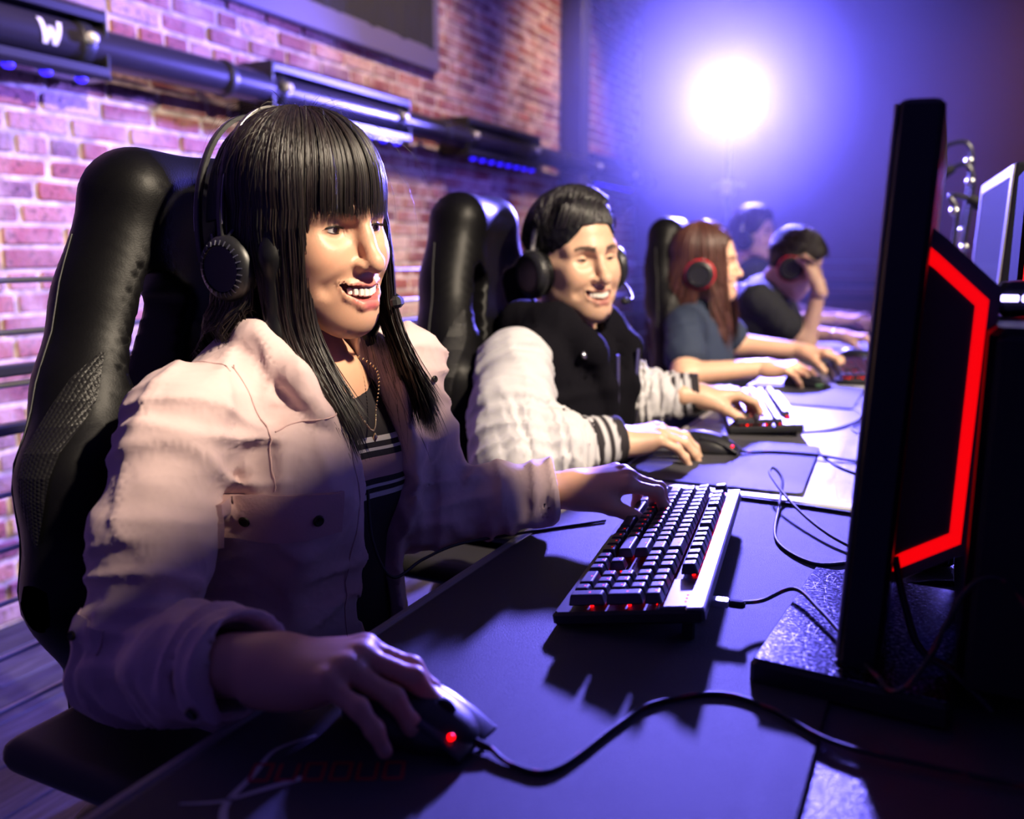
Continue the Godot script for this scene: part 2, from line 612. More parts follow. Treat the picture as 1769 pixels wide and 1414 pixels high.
# ---------------------------------------------------------------- hands
# w: frame at the wrist (z towards the fingers, y the back of the hand, x the thumb side); flex: per finger [knuckle, middle, end] degrees; spread degrees
func hand_field(f: SDF, w: Transform3D, flex: Array, spread: Array, thumb: Array, sc := 1.0, nails: Array = []) -> void:
	var kx := [.027, .009, -.0095, -.027]
	var kz := [.087, .091, .085, .074]
	var ln := [[.042, .025, .021], [.046, .029, .022], [.043, .027, .022], [.033, .02, .019]]
	var rr := [.0088, .009, .0086, .0076]
	var L := func(x: float, y: float, z: float) -> Vector3: return w * (Vector3(x, y, z) * sc)
	f.cap(L.call(0, 0, -.024), L.call(0, -.001, .012), .0235 * sc, .024 * sc, .02)
	f.cap(L.call(.011, 0, -.024), L.call(.014, -.002, .012), .0175 * sc, .017 * sc, .02)
	for i in 4:
		f.cap(L.call(kx[i] * .55, -.004, .01), L.call(kx[i], .001 if i in [1, 2] else -.001, kz[i]), .0155 * sc, .0112 * sc, .016)
	f.ell(Transform3D(w.basis, L.call(.012, -.012, .038)), Vector3(.022, .014, .034) * sc, .014)
	f.ell(Transform3D(w.basis, L.call(-.018, -.012, .04)), Vector3(.016, .013, .036) * sc, .014)
	for i in 4:
		var p: Vector3 = L.call(kx[i], .001 if i in [1, 2] else -.001, kz[i])
		var b := w.basis * Basis(Vector3.UP, deg_to_rad(spread[i]))
		f.ball(p + w.basis.y * .0012, rr[i] * 1.22 * sc, .006)
		for j in 3:
			b = b * Basis(Vector3.RIGHT, deg_to_rad(flex[i][j]))
			var q: Vector3 = p + b.z * ln[i][j] * sc
			var r0: float = rr[i] * [1.08, .98, .92][j] * sc
			var r1: float = rr[i] * [.98, .9, .76][j] * sc
			f.cap(p, q, r0, r1, .004)
			if j < 2:
				f.ball(q + b.y * .0006, r1 * 1.06, .003)
			p = q
			if j == 2:
				nails.append(Transform3D(b, p - b.z * .004 * sc + b.y * r1 * .86))
	var tp: Vector3 = L.call(.02, -.008, .022)
	var tb: Basis = w.basis * Basis.from_euler(Vector3(deg_to_rad(thumb[0]), deg_to_rad(thumb[1]), 0))
	tb = tb * Basis(Vector3.BACK, deg_to_rad(thumb[2]))
	for j in 3:
		if j > 0:
			tb = tb * Basis(Vector3.RIGHT, deg_to_rad(thumb[2 + j]))
		var q: Vector3 = tp + tb.z * [.042, .032, .025][j] * sc
		f.cap(tp, q, [.0155, .0115, .0102][j] * sc, [.0118, .0102, .0085][j] * sc, [.016, .004, .003][j])
		if j == 0:
			f.ball(q, .0124 * sc, .004)
		tp = q
	nails.append(Transform3D(tb, tp - tb.z * .005 * sc + tb.y * .0074 * sc))
func add_nails(mb: MB, nails: Array, c: Color, sc := 1.0) -> void:
	mb.col = c
	for t in nails:
		var rings := []
		for q in [[-.0062, .2], [-.0045, .85], [0.0, 1.0], [.004, .9], [.0062, .25]]:
			var r := []
			for i in 8:
				var a := TAU * i / 8
				r.append(t * (Vector3(cos(a) * .0048 * q[1], sin(a) * .0014 * q[1] - absf(cos(a)) * .0012, q[0]) * sc))
			rings.append(r)
		mb.loft(rings, true)

# frame with z along `dir` and y near `up`; x to the thumb when right-handed flag set
func wrist_frame(at: Vector3, dir: Vector3, up: Vector3, thumb_left: bool) -> Transform3D:
	var z := dir.normalized()
	var x := up.cross(z).normalized()
	var y := z.cross(x)
	if not thumb_left:
		x = -x    # mirrored frame
	return Transform3D(Basis(x, y, z), at)

# strip of cloth that lies on a field: points o + du*u + dv*v sent along dir until they meet it
func drop_on(f: SDF, p: Vector3, dir: Vector3, far := .25) -> Vector3:
	var t := 0.0
	var li := f.all()
	for i in 40:
		var d := f.at(p + dir * t, li)
		if d < .0004:
			break
		t += d * .85
		if t > far:
			break
	return p + dir * t
func field_normal(f: SDF, p: Vector3, e := .003) -> Vector3:
	var li := f.all()
	return Vector3(f.at(p + Vector3(e, 0, 0), li) - f.at(p - Vector3(e, 0, 0), li), f.at(p + Vector3(0, e, 0), li) - f.at(p - Vector3(0, e, 0), li), f.at(p + Vector3(0, 0, e), li) - f.at(p - Vector3(0, 0, e), li)).normalized()
func patch(f: SDF, o: Vector3, du: Vector3, dv: Vector3, dir: Vector3, thick: float, nu := 10, nv := 6, shape := Vector2.ZERO) -> MB:
	var mb := MB.new()
	var g := []
	for j in nv + 1:
		var row := []
		for i in nu + 1:
			var u := float(i) / nu
			var vv := float(j) / nv
			var bot := shape.x * (1.0 - absf(u * 2.0 - 1.0)) + shape.y   # pointed lower edge
			var p := drop_on(f, o + du * u + dv * vv * (1.0 + bot), dir)
			row.append(p)
		g.append(row)
	var lift := -dir.normalized()
	var base := []
	for layer in 2:
		var first := mb.v.size()
		base.append(first)
		for j in nv + 1:
			for i in nu + 1:
				var a: Vector3 = g[j][mini(i + 1, nu)] - g[j][maxi(i - 1, 0)]
				var b: Vector3 = g[mini(j + 1, nv)][i] - g[maxi(j - 1, 0)][i]
				var n := a.cross(b).normalized()
				if n.dot(lift) < 0:
					n = -n
				mb.pt(g[j][i] + n * (thick if layer == 0 else -thick), n if layer == 0 else -n)
		for j in nv:
			for i in nu:
				var a2 := first + j * (nu + 1) + i
				var o2 := lift if layer == 0 else -lift
				mb.tri_to(a2, a2 + 1, a2 + nu + 2, o2)
				mb.tri_to(a2, a2 + nu + 2, a2 + nu + 1, o2)
	var edge := []
	for i in nu:
		edge.append(i)
	for j in nv:
		edge.append(j * (nu + 1) + nu)
	for i in range(nu, 0, -1):
		edge.append(nv * (nu + 1) + i)
	for j in range(nv, 0, -1):
		edge.append(j * (nu + 1))
	var mid := o + du * .5 + dv * .5
	for k in edge.size():
		var a3: int = edge[k]
		var b3: int = edge[(k + 1) % edge.size()]
		var out: Vector3 = (mb.v[a3] + mb.v[b3]) / 2 - mid
		mb.flat([mb.v[a3], mb.v[b3], mb.v[base[1] + b3], mb.v[base[1] + a3]], out)
	return mb
func seam(f: SDF, pts: Array, dir: Vector3, r := .0009) -> MB:
	var mb := MB.new()
	var line := []
	for p in curve(pts, 6):
		line.append(drop_on(f, p, dir))
	mb.tube(line, r, 5)
	return mb

# ---------------------------------------------------------------- hair strands
class Hair:
	var mb := MB.new()
	var rng := RandomNumberGenerator.new()
	func strand(pts: Array, width: float, out: Vector3, cen: Vector3) -> void:
		var k := pts.size()
		var first := mb.v.size()
		var tw := rng.randf_range(-.7, .7)
		for i in k:
			var t: Vector3 = (pts[mini(i + 1, k - 1)] - pts[maxi(i - 1, 0)]).normalized()
			var o: Vector3 = out if out != Vector3.ZERO else (pts[i] - cen)
			if out == Vector3.ZERO:
				o.y *= .25
			var s := t.cross(o).normalized()
			var n := s.cross(t).normalized()
			if n.dot(o) < 0:
				n = -n
			var s2 := s * cos(tw) + n * sin(tw)
			var n2 := n * cos(tw) - s * sin(tw)
			var w := width * (1.0 if i < k - 2 else (.7 if i == k - 2 else .1)) * .5
			mb.pt(pts[i] - s2 * w, (n2 - s2 * .75).normalized())
			mb.pt(pts[i] + n2 * w * .5, n2)
			mb.pt(pts[i] + s2 * w, (n2 + s2 * .75).normalized())
		for i in k - 1:
			var a := first + i * 3
			for j in 2:
				mb.tri_to(a + j, a + j + 1, a + j + 4, mb.n[a + j])
				mb.tri_to(a + j, a + j + 4, a + j + 3, mb.n[a + j])
# ---------------------------------------------------------------- the room
var cam: Camera3D
var M := {}
func seen_px(p: Vector3) -> Vector3:   # where a point falls in the frame (used only to choose which bricks are built singly) and its depth
	var q := cam.global_transform.affine_inverse() * p
	var k := 707.0 / tan(deg_to_rad(cam.fov / 2.0))
	return Vector3(884.5 + k * q.x / -q.z, 707.0 - k * q.y / -q.z, -q.z)
func solid(called: String, lo: Vector3, hi: Vector3, m: Material, parent: Node = null) -> MeshInstance3D:
	var mb := MB.new()
	mb.box(T((lo + hi) / 2), hi - lo)
	return obj(called, mb, m, parent)
func make_materials() -> void:
	var fine := noise_tex(.05, 512, 5, 3)
	var mid := noise_tex(.015, 512, 5, 5)
	var leather := noise_tex(.09, 512, 3, 7, FastNoiseLite.TYPE_CELLULAR)
	M.fine = fine
	M.mid = mid
	M.black_paint = mat(lin(.022, .02, .028), .38)
	M.dark_plastic = mat(lin(.012, .012, .014), .42)
	M.soft_black = mat(lin(.01, .01, .012), .75)
	M.gloss_black = mat(lin(.008, .008, .01), .16)
	M.leather = relief(mat(lin(.003, .0028, .0035), .44, 0.0, .26), leather, .012, 9.0)
	M.steel = mat(lin(.5, .5, .52), .3, 1.0)
	M.brushed = mat(lin(.32, .32, .35), .34, 1.0)
	M.dark_metal = mat(lin(.09, .09, .1), .35, .8)
	M.rubber = mat(lin(.012, .012, .012), .85)
	M.red_glow = glow(Color(1, .01, .03), .95)
	M.red_led = glow(Color(1, .02, .02), 6.0)
	M.blue_led = glow(Color(.18, .1, 1), 2.2)
	var cr := noise_tex(.012, 512, 3, 15)
	(cr.noise as FastNoiseLite).fractal_type = FastNoiseLite.FRACTAL_RIDGED
	M.crumple = cr
	M.cloth_black = relief(mat(lin(.018, .017, .02), .9), fine, .03, 10.0)
func build_room() -> void:
	var W := -2.5
	var mortar := mat(lin(.80, .70, .61), .92)
	mortar.albedo_texture = ramp_noise(.02, 512, 5, 11, [Color(.72, .70, .68), Color(1, .98, .96)])
	relief(mortar, M.fine, .3, 1.2, true)
	# brick wall: a mortar core, single bricks standing 7 mm proud
	var wall := Node3D.new()
	wall.name = "wall_left"
	add_child(wall)
	struct(wall)
	solid("mortar_core", Vector3(W - .25, 0, -7.5), Vector3(W - .0015, 3.5, 1.2), mortar, wall)
	var tones := [lin(.33, .105, .085), lin(.28, .09, .08), lin(.37, .13, .105), lin(.25, .095, .095), lin(.42, .20, .165), lin(.52, .34, .29), lin(.22, .11, .125), lin(.35, .125, .115)]
	var mats := []
	var speck := ramp_noise(.03, 512, 5, 21, [Color(.62, .58, .56), Color(1, 1, 1), Color(1, 1, 1), Color(1.0, .93, .9)])
	var chalk := ramp_noise(.011, 512, 4, 23, [Color(.86, .78, .72, 0), Color(.86, .78, .72, 0), Color(.80, .70, .64, .22), Color(.86, .77, .71, .5)])
	for c in tones:
		var m := mat(c, .88)
		m.albedo_texture = speck
		relief(m, M.fine, .25, 2.2, true)
		m.detail_enabled = true
		m.detail_albedo = chalk
		m.detail_blend_mode = BaseMaterial3D.BLEND_MODE_MIX
		m.uv2_triplanar = true
		m.uv2_world_triplanar = true
		m.uv2_scale = Vector3(.55, .55, .55)
		m.detail_uv_layer = BaseMaterial3D.DETAIL_UV_2
		mats.append(m)
	var merged := mats[0].duplicate() as StandardMaterial3D
	merged.albedo_color = Color.WHITE
	merged.vertex_color_use_as_albedo = true
	var rng := RandomNumberGenerator.new()
	rng.seed = 77
	var shapes := {}
	var list := []
	var PH := .0672
	var rows := 51
	for r in rows:
		var header := r % 6 == 3
		var z := -7.5 - rng.randf() * .1
		if r % 2 == 1:
			z += .105
		while z < 1.0:
			var len_ := (.098 if header else .204) + rng.randf_range(-.004, .004)
			if not header and rng.randf() < .07:
				len_ = .1
			list.append([z + len_ / 2, (r + .5) * PH, len_, PH - .0125 + rng.randf_range(-.003, .002), rng.randi() % 8, rng.randi() % 3, rng.randf_range(-.003, .004), rng.randf_range(-.6, .6)])
			z += len_ + .0125
	var big := []
	var rest := []
	for b in list:
		var p := seen_px(Vector3(W, b[1], b[0]))
		var hid := p.x > 330 and p.y > 260 and p.x < 560      # behind the chair back and the woman
		if p.z > .5 and p.x > -30 and p.x < 1120 and p.y > -20 and p.y < 1120 and not hid and not (p.x > 60 and p.x < 340 and p.y > 420):
			big.append([p.z, b])
		else:
			rest.append(b)
	big.sort_custom(func(a, b): return a[0] < b[0])
	for i in range(290, big.size()):
		rest.append(big[i][1])
	var far := MB.new()
	for b in rest:
		var l: Color = tones[b[4]]
		far.col = l.srgb_to_linear()
		far.box(Transform3D(Basis(Vector3.RIGHT, deg_to_rad(b[7])), Vector3(W - .011 + b[6], b[1], b[0])), Vector3(.03, b[3], b[2]), .004)
	for i in mini(290, big.size()):
		var b: Array = big[i][1]
		var key := "%d_%d" % [roundi(b[2] * 100), b[5]]
		if not shapes.has(key):
			shapes[key] = brick_shape(b[2], PH - .0135, b[5])
		var o := MeshInstance3D.new()
		o.mesh = shapes[key]
		o.material_override = mats[b[4]]
		o.name = "brick"
		wall.add_child(o, true)
		o.transform = Transform3D(Basis(Vector3.RIGHT, deg_to_rad(b[7])), Vector3(W - .011 + b[6], b[1], b[0]))
	var fm := obj("brick_courses", far, merged, wall)
	fm.set_meta("kind", "stuff")
	# other walls, ceiling, floor
	var plaster := mat(lin(.20, .135, .14), .85)
	relief(plaster, M.mid, .25, .9, true)
	struct(solid("wall_back", Vector3(-2.8, 0, -7.75), Vector3(4.2, 3.5, -7.5), plaster))
	var dark := mat(lin(.07, .06, .065), .9)
	struct(solid("wall_right", Vector3(4.0, 0, -7.5), Vector3(4.25, 3.5, 3.2), dark))
	struct(solid("wall_front", Vector3(-2.8, 0, 3.0), Vector3(4.0, 3.5, 3.25), dark))
	struct(solid("wall_side", Vector3(-2.75, 0, 1.2), Vector3(-2.5, 3.5, 3.0), dark))
	struct(solid("ceiling", Vector3(-2.8, 3.5, -7.75), Vector3(4.25, 3.7, 3.25), dark))
	var fl := Node3D.new()
	fl.name = "floor"
	add_child(fl)
	struct(fl)
	solid("subfloor", Vector3(-2.75, -.2, -7.5), Vector3(4.2, -.012, 3.2), M.soft_black, fl)
	var boards := []
	var grain := ramp_noise(.02, 512, 5, 31, [Color(.62, .62, .62), Color(1, 1, 1)])
	for k in 3:
		var m := mat([lin(.065, .06, .07), lin(.085, .078, .085), lin(.055, .052, .062)][k], .5)
		m.albedo_texture = grain
		relief(m, M.mid, .05, 1.0, true)
		m.uv1_scale = Vector3(6, 6, .5)
		boards.append(m)
	var PW := .176
	var x := -2.5
	var k2 := 0
	while x < 4.0:
		var w := minf(PW, 4.0 - x)
		var z0 := 3.0
		var off := [2.2, 1.1, 3.0, .6][k2 % 4] as float
		while z0 > -7.5:
			var z1 := maxf(z0 - (off if z0 == 3.0 else 3.2), -7.5)
			var mb := MB.new()
			mb.box(T(Vector3(x + w / 2, -.006, (z0 + z1) / 2)), Vector3(w - .005, .012, z0 - z1 - .004), .0025)
			obj("plank", mb, boards[(k2 * 7 + int(z0 * 3.0)) % 3], fl)
			z0 = z1
		x += PW
		k2 += 1
	# steel column by the wall
	var cb := MB.new()
	for s in [-1.0, 1.0]:
		cb.box(T(Vector3(-2.41 + s * .072, 1.75, -5.85)), Vector3(.014, 3.5, .165), .003)
	cb.box(T(Vector3(-2.41, 1.75, -5.85)), Vector3(.14, 3.5, .03))
	cb.box(T(Vector3(-2.41, .01, -5.85)), Vector3(.24, .02, .26), .003)
	cb.box(T(Vector3(-2.41, 1.75, -5.775)), Vector3(.144, 3.5, .014), .002)
	struct(obj("trim_1", cb, mat(lin(.05, .045, .075), .5)))
func ramp_noise(freq: float, size: int, oct: int, sd: int, cols: Array) -> NoiseTexture2D:
	var t := noise_tex(freq, size, oct, sd)
	var g := Gradient.new()
	g.offsets = PackedFloat32Array(range(cols.size()).map(func(i): return .2 + .6 * i / maxf(1, cols.size() - 1)))
	g.colors = PackedColorArray(cols)
	t.color_ramp = g
	return t
# a brick with worn, uneven edges
func brick_shape(len_: float, h: float, variant: int) -> ArrayMesh:
	var rng := RandomNumberGenerator.new()
	rng.seed = 500 + variant + roundi(len_ * 1000)
	var mb := MB.new()
	var rings := []
	for q in [[-.02, 0.0], [.008, 0.0], [.0125, .0022], [.015, .006]]:
		var r := []
		var a: float = len_ / 2 - q[1]
		var b: float = h / 2 - q[1]
		for p in [Vector2(-a, -b + .006), Vector2(-a + .006, -b), Vector2(0, -b), Vector2(a - .006, -b), Vector2(a, -b + .006), Vector2(a, b - .006), Vector2(a - .006, b), Vector2(0, b), Vector2(-a + .006, b), Vector2(-a, b - .006)]:
			var j: float = .0016 if q[0] > 0 else 0.0
			r.append(Vector3(q[0] + rng.randf_range(-j, j) * .6, p.y + rng.randf_range(-j, j), p.x + rng.randf_range(-j, j)))
		rings.append(r)
	mb.loft(rings, false, false, true)
	return mb.mesh()

# ---------------------------------------------------------------- things on the brick wall
func build_wall_things() -> void:
	var PX := -2.36
	var PY := 1.735
	var pb := MB.new()
	pb.tube([Vector3(PX, PY, 1.0), Vector3(PX, PY, -7.45)], .058, 28)
	var paint := mat(lin(.03, .026, .04), .3, .25)
	var pipe := thing("steam_pipe", "long dark painted pipe running along the brick wall", "pipe", Vector3.ZERO)
	obj("tube", pb, paint, pipe)
	for z in [-.6, -2.45, -3.95, -5.5, -7.2]:
		var br := MB.new()
		br.box(T(Vector3(-2.432, PY, z)), Vector3(.112, .04, .03), .004)
		br.lathe(Transform3D(Basis(Vector3.RIGHT, PI / 2), Vector3(PX, PY, z)), [[.062, -.015], [.066, -.012], [.066, .012], [.062, .015]], 24)
		obj("bracket", br, M.black_paint, pipe)
	var spots := [
		[-1.45, .95, "black light bar at the left end of the wall pipe, marked with a white W"],
		[-3.12, .92, "light bar on the wall pipe above the long-haired woman, shining violet"],
		[-4.6, .90, "light bar on the wall pipe just left of the steel column"],
		[-6.45, .90, "light bar on the wall pipe right of the steel column"]]
	for i in spots.size():
		var zc: float = spots[i][0]
		var ln: float = spots[i][1]
		var t := thing("light_bar", spots[i][2], "light", Vector3(PX, PY, zc), 0, "light bars along the wall pipe")
		var b := MB.new()
		# extruded case: two wings above and below the pipe
		var prof := [Vector2(-.13, -.085), Vector2(-.03, -.1), Vector2(.045, -.1), Vector2(.058, -.088), Vector2(.058, -.066), Vector2(-.055, -.064), Vector2(-.062, .064), Vector2(.052, .066), Vector2(.056, .086), Vector2(.043, .1), Vector2(-.03, .1), Vector2(-.13, .085)]
		var r0 := []
		var r1 := []
		for p in prof:
			r0.append(Vector3(p.x, p.y, -ln / 2))
			r1.append(Vector3(p.x, p.y, ln / 2))
		b.loft([r0, r1], false, false, false)
		obj("housing", b, M.black_paint, t)
		for s in [-1.0, 1.0]:
			var cap_ := MB.new()
			cap_.box(T(Vector3(-.035, 0, s * (ln / 2 + .004))), Vector3(.175, .2, .01), .003)
			obj("end_plate", cap_, M.dark_plastic, t)
			var cl := MB.new()
			cl.lathe(Transform3D(Basis(Vector3.RIGHT, PI / 2), Vector3(0, 0, s * (ln / 2 - .06))), [[.0585, -.02], [.064, -.018], [.064, .018], [.0585, .02]], 24)
			obj("clamp", cl, M.dark_metal, t)
			var bo := MB.new()
			bo.lathe(Transform3D(Basis(Vector3.BACK, -PI / 2), Vector3(.06, .008, s * (ln / 2 - .06))), [[.018, 0], [.019, .006], [.015, .018], [.004, .022]], 14)
			obj("bolt", bo, mat(lin(.72, .7, .68), .3, .3), t)
		var ch := MB.new()
		ch.box(T(Vector3(.02, -.101, 0)), Vector3(.05, .006, ln - .1), .002)
		obj("lens_channel", ch, M.gloss_black, t)
		for k in 8:
			var le := MB.new()
			le.lathe(T(Vector3(.03, -.1035, (k - 3.5) * (ln - .16) / 7.0), 180, 0, 0), [[.017, -.001], [.0165, .006], [.011, .012], [.002, .014]], 12)
			obj("led", le, M.blue_led, t)
		var al := AreaLight3D.new()
		al.name = "led_light"
		t.add_child(al)
		al.area_size = Vector2(.05, ln - .1)
		al.position = Vector3(.03, -.125, 0)
		al.rotation_degrees = Vector3(-90, 0, 0)
		al.light_color = Color(.34, .16, 1)
		al.light_energy = .06
		al.area_range = 12
		al.shadow_enabled = true
		if i == 0:
			var mk := MB.new()     # white tape mark in the shape of a W on the pipe
			for seg in [[Vector2(-.03, .034), Vector2(-.017, -.034)], [Vector2(-.017, -.034), Vector2(-.002, .016)], [Vector2(-.002, .016), Vector2(.013, -.034)], [Vector2(.013, -.034), Vector2(.03, .034)]]:
				for part in 6:
					var q := []
					for e in [[part / 6.0, -.0075], [part / 6.0, .0075], [(part + 1) / 6.0, .0075], [(part + 1) / 6.0, -.0075]]:
						var p: Vector2 = seg[0].lerp(seg[1], e[0]) + Vector2(e[1], 0)
						var an := p.y / .0588
						q.append(Vector3(.0598 * cos(an), .0598 * sin(an), -.29 - p.x))
					mk.flat(q, Vector3(1, 0, 0))
			obj("tape_mark", mk, mat(lin(.8, .78, .75), .6), t)
	# framed black cloth above the pipe
	var h := thing("wall_hanging", "black cloth in a grey frame hung high on the brick wall", "wall hanging", Vector3(-2.49, 2.05, -3.28))
	var L := 1.64
	var H := 1.1
	for e in [[Vector3(.02, .055, 0), Vector3(.04, .11, L)], [Vector3(.02, H - .055, 0), Vector3(.04, .11, L)], [Vector3(.02, H / 2, L / 2 - .03), Vector3(.04, H - .22, .06)], [Vector3(.02, H / 2, -L / 2 + .03), Vector3(.04, H - .22, .06)]]:
		var fb := MB.new()
		fb.box(T(e[0]), e[1], .006)
		obj("frame_board", fb, mat(lin(.12, .10, .17), .6), h)
	var cl2 := MB.new()
	var rows := []
	for s in [.02, .034]:
		var ring := []
		for i in 61:
			var z: float = -L / 2 + .05 + (L - .1) * i / 60.0
			ring.append(Vector3(s + .006 * sin(z * 23.0) + .004 * sin(z * 51.0 + 1.0), 0, z))
		rows.append(ring)
	for i in 60:
		var a: Vector3 = rows[1][i]
		var b2: Vector3 = rows[1][i + 1]
		cl2.flat([a + Vector3(0, .1, 0), b2 + Vector3(0, .1, 0), b2 + Vector3(0, H - .1, 0), a + Vector3(0, H - .1, 0)], Vector3(1, 0, 0))
	cl2.box(T(Vector3(.012, H / 2, 0)), Vector3(.01, H - .2, L - .1))
	obj("cloth", cl2, M.cloth_black, h)

# cable railing between the chairs and the wall, and a second one before the back wall
func build_railings() -> void:
	var cab := mat(lin(.42, .42, .46), .32, .9)
	for g in 2:
		var t := thing("cable_railing", ["steel cable railing between the chairs and the brick wall", "dim cable railing in front of the far back wall"][g], "railing")
		var p0 := Vector3(-1.5, 0, .9) if g == 0 else Vector3(-1.5, 0, -6.85)
		var p1 := Vector3(-1.5, 0, -6.85) if g == 0 else Vector3(3.2, 0, -6.85)
		for y in [1.075, .983, .889, .691, .591, .492, .39, .29]:
			var c := MB.new()
			c.tube([p0 + Vector3(0, y, 0), p1 + Vector3(0, y, 0)], .0052, 8)
			obj("cable", c, cab, t)
		for y in [.81, .915]:
			var c2 := MB.new()
			var mid: Vector3 = (p0 + p1) / 2 + Vector3(0, y, 0)
			var sz := (p1 - p0).abs()
			c2.box(T(mid), Vector3(maxf(sz.x, .03), .02, maxf(sz.z, .03)), .004)
			obj("rail", c2, M.black_paint, t)
		for k in ([-1.2, -2.74, -4.9, -6.85] if g == 0 else [.4, 1.9, 3.1]):
			var pb := MB.new()
			var at := Vector3(-1.5, .56, k) if g == 0 else Vector3(k, .56, -6.85)
			pb.box(T(at), Vector3(.045, 1.12, .045), .005)
			pb.box(T(Vector3(at.x, .005, at.z)), Vector3(.11, .01, .11), .002)
			obj("post", pb, M.black_paint, t)
# ---------------------------------------------------------------- stage lamp at the back, with haze in its beam
func build_lamp() -> void:
	var LP := Vector3(-1.18, 2.012, -5.2)
	var to := (Vector3(-.2, .9, 0) - LP).normalized()
	var t := thing("stage_lamp", "bright blue-white stage lamp on a tripod stand before the back wall", "lamp", Vector3(LP.x, 0, LP.z))
	var ax := Basis.looking_at(-to, Vector3.UP) * Basis(Vector3.RIGHT, PI / 2)
	var fr := Transform3D(ax, Vector3(0, LP.y, 0))
	var h := MB.new()
	h.lathe(fr, [[.05, -.3], [.1, -.28], [.13, -.2], [.15, -.05], [.155, 0.0], [.16, .0], [.16, .012], [.14, .012], [.14, -.01]], 32)
	obj("housing", h, M.dark_plastic, t)
	var ln := MB.new()
	ln.lathe(fr, [[.138, -.012], [.138, -.002], [.12, .004], [.05, .008], [.001, .009]], 32)
	obj("lamp_lens", ln, glow(Color(.62, .62, 1), 30.0), t)
	var st := MB.new()
	st.tube([Vector3(0, .25, 0), Vector3(0, 1.81, 0)], .018, 12)
	obj("pole", st, M.black_paint, t)
	var yk := MB.new()
	yk.tube(curve([Vector3(-.18, 2.012, -.02), Vector3(-.17, 1.872, 0), Vector3(0, 1.81, 0), Vector3(.17, 1.872, 0), Vector3(.18, 2.012, -.02)], 5), .012, 8)
	obj("yoke", yk, M.black_paint, t)
	var cp := MB.new()
	cp.box(T(Vector3(0, 1.50, 0)), Vector3(.07, .09, .07), .01)
	cp.tube([Vector3(-.09, 1.51, .02), Vector3(.1, 1.51, .02)], .012, 8)
	obj("clamp", cp, M.brushed, t)
	for k in 3:
		var a := TAU * k / 3 + .4
		var lg := MB.new()
		lg.tube([Vector3(0, .75, 0), Vector3(cos(a) * .5, .012, sin(a) * .5)], .012, 8)
		obj("leg", lg, M.black_paint, t)
	var l := spot("stage_lamp_light", LP + to * .03, LP + to * 3.0, Color(.47, .43, 1), 145.0, 50.0, .11, .6)
	var fog := FogVolume.new()
	fog.name = "haze"
	fog.size = Vector3(3.3, 3.3, 3.4)
	fog.shape = RenderingServer.FOG_VOLUME_SHAPE_ELLIPSOID
	var fm := FogMaterial.new()
	fm.density = .05
	fm.albedo = Color(.9, .9, 1)
	fog.material = fm
	add_child(fog)
	fog.position = Vector3(-.8, 1.8, -5.3)
	fog.set_meta("kind", "stuff")
	tag(fog, "blue haze hanging in the air round the stage lamp", "haze")
	var f2 := FogVolume.new()
	f2.name = "lamp_haze"
	f2.size = Vector3(1.5, 1.5, 1.5)
	f2.shape = RenderingServer.FOG_VOLUME_SHAPE_ELLIPSOID
	var fm2 := FogMaterial.new()
	fm2.density = .06
	fm2.albedo = Color(.9, .9, 1)
	f2.material = fm2
	add_child(f2)
	f2.position = LP + to * .35
	f2.set_meta("kind", "stuff")
	tag(f2, "thick bright haze close round the stage lamp", "haze")
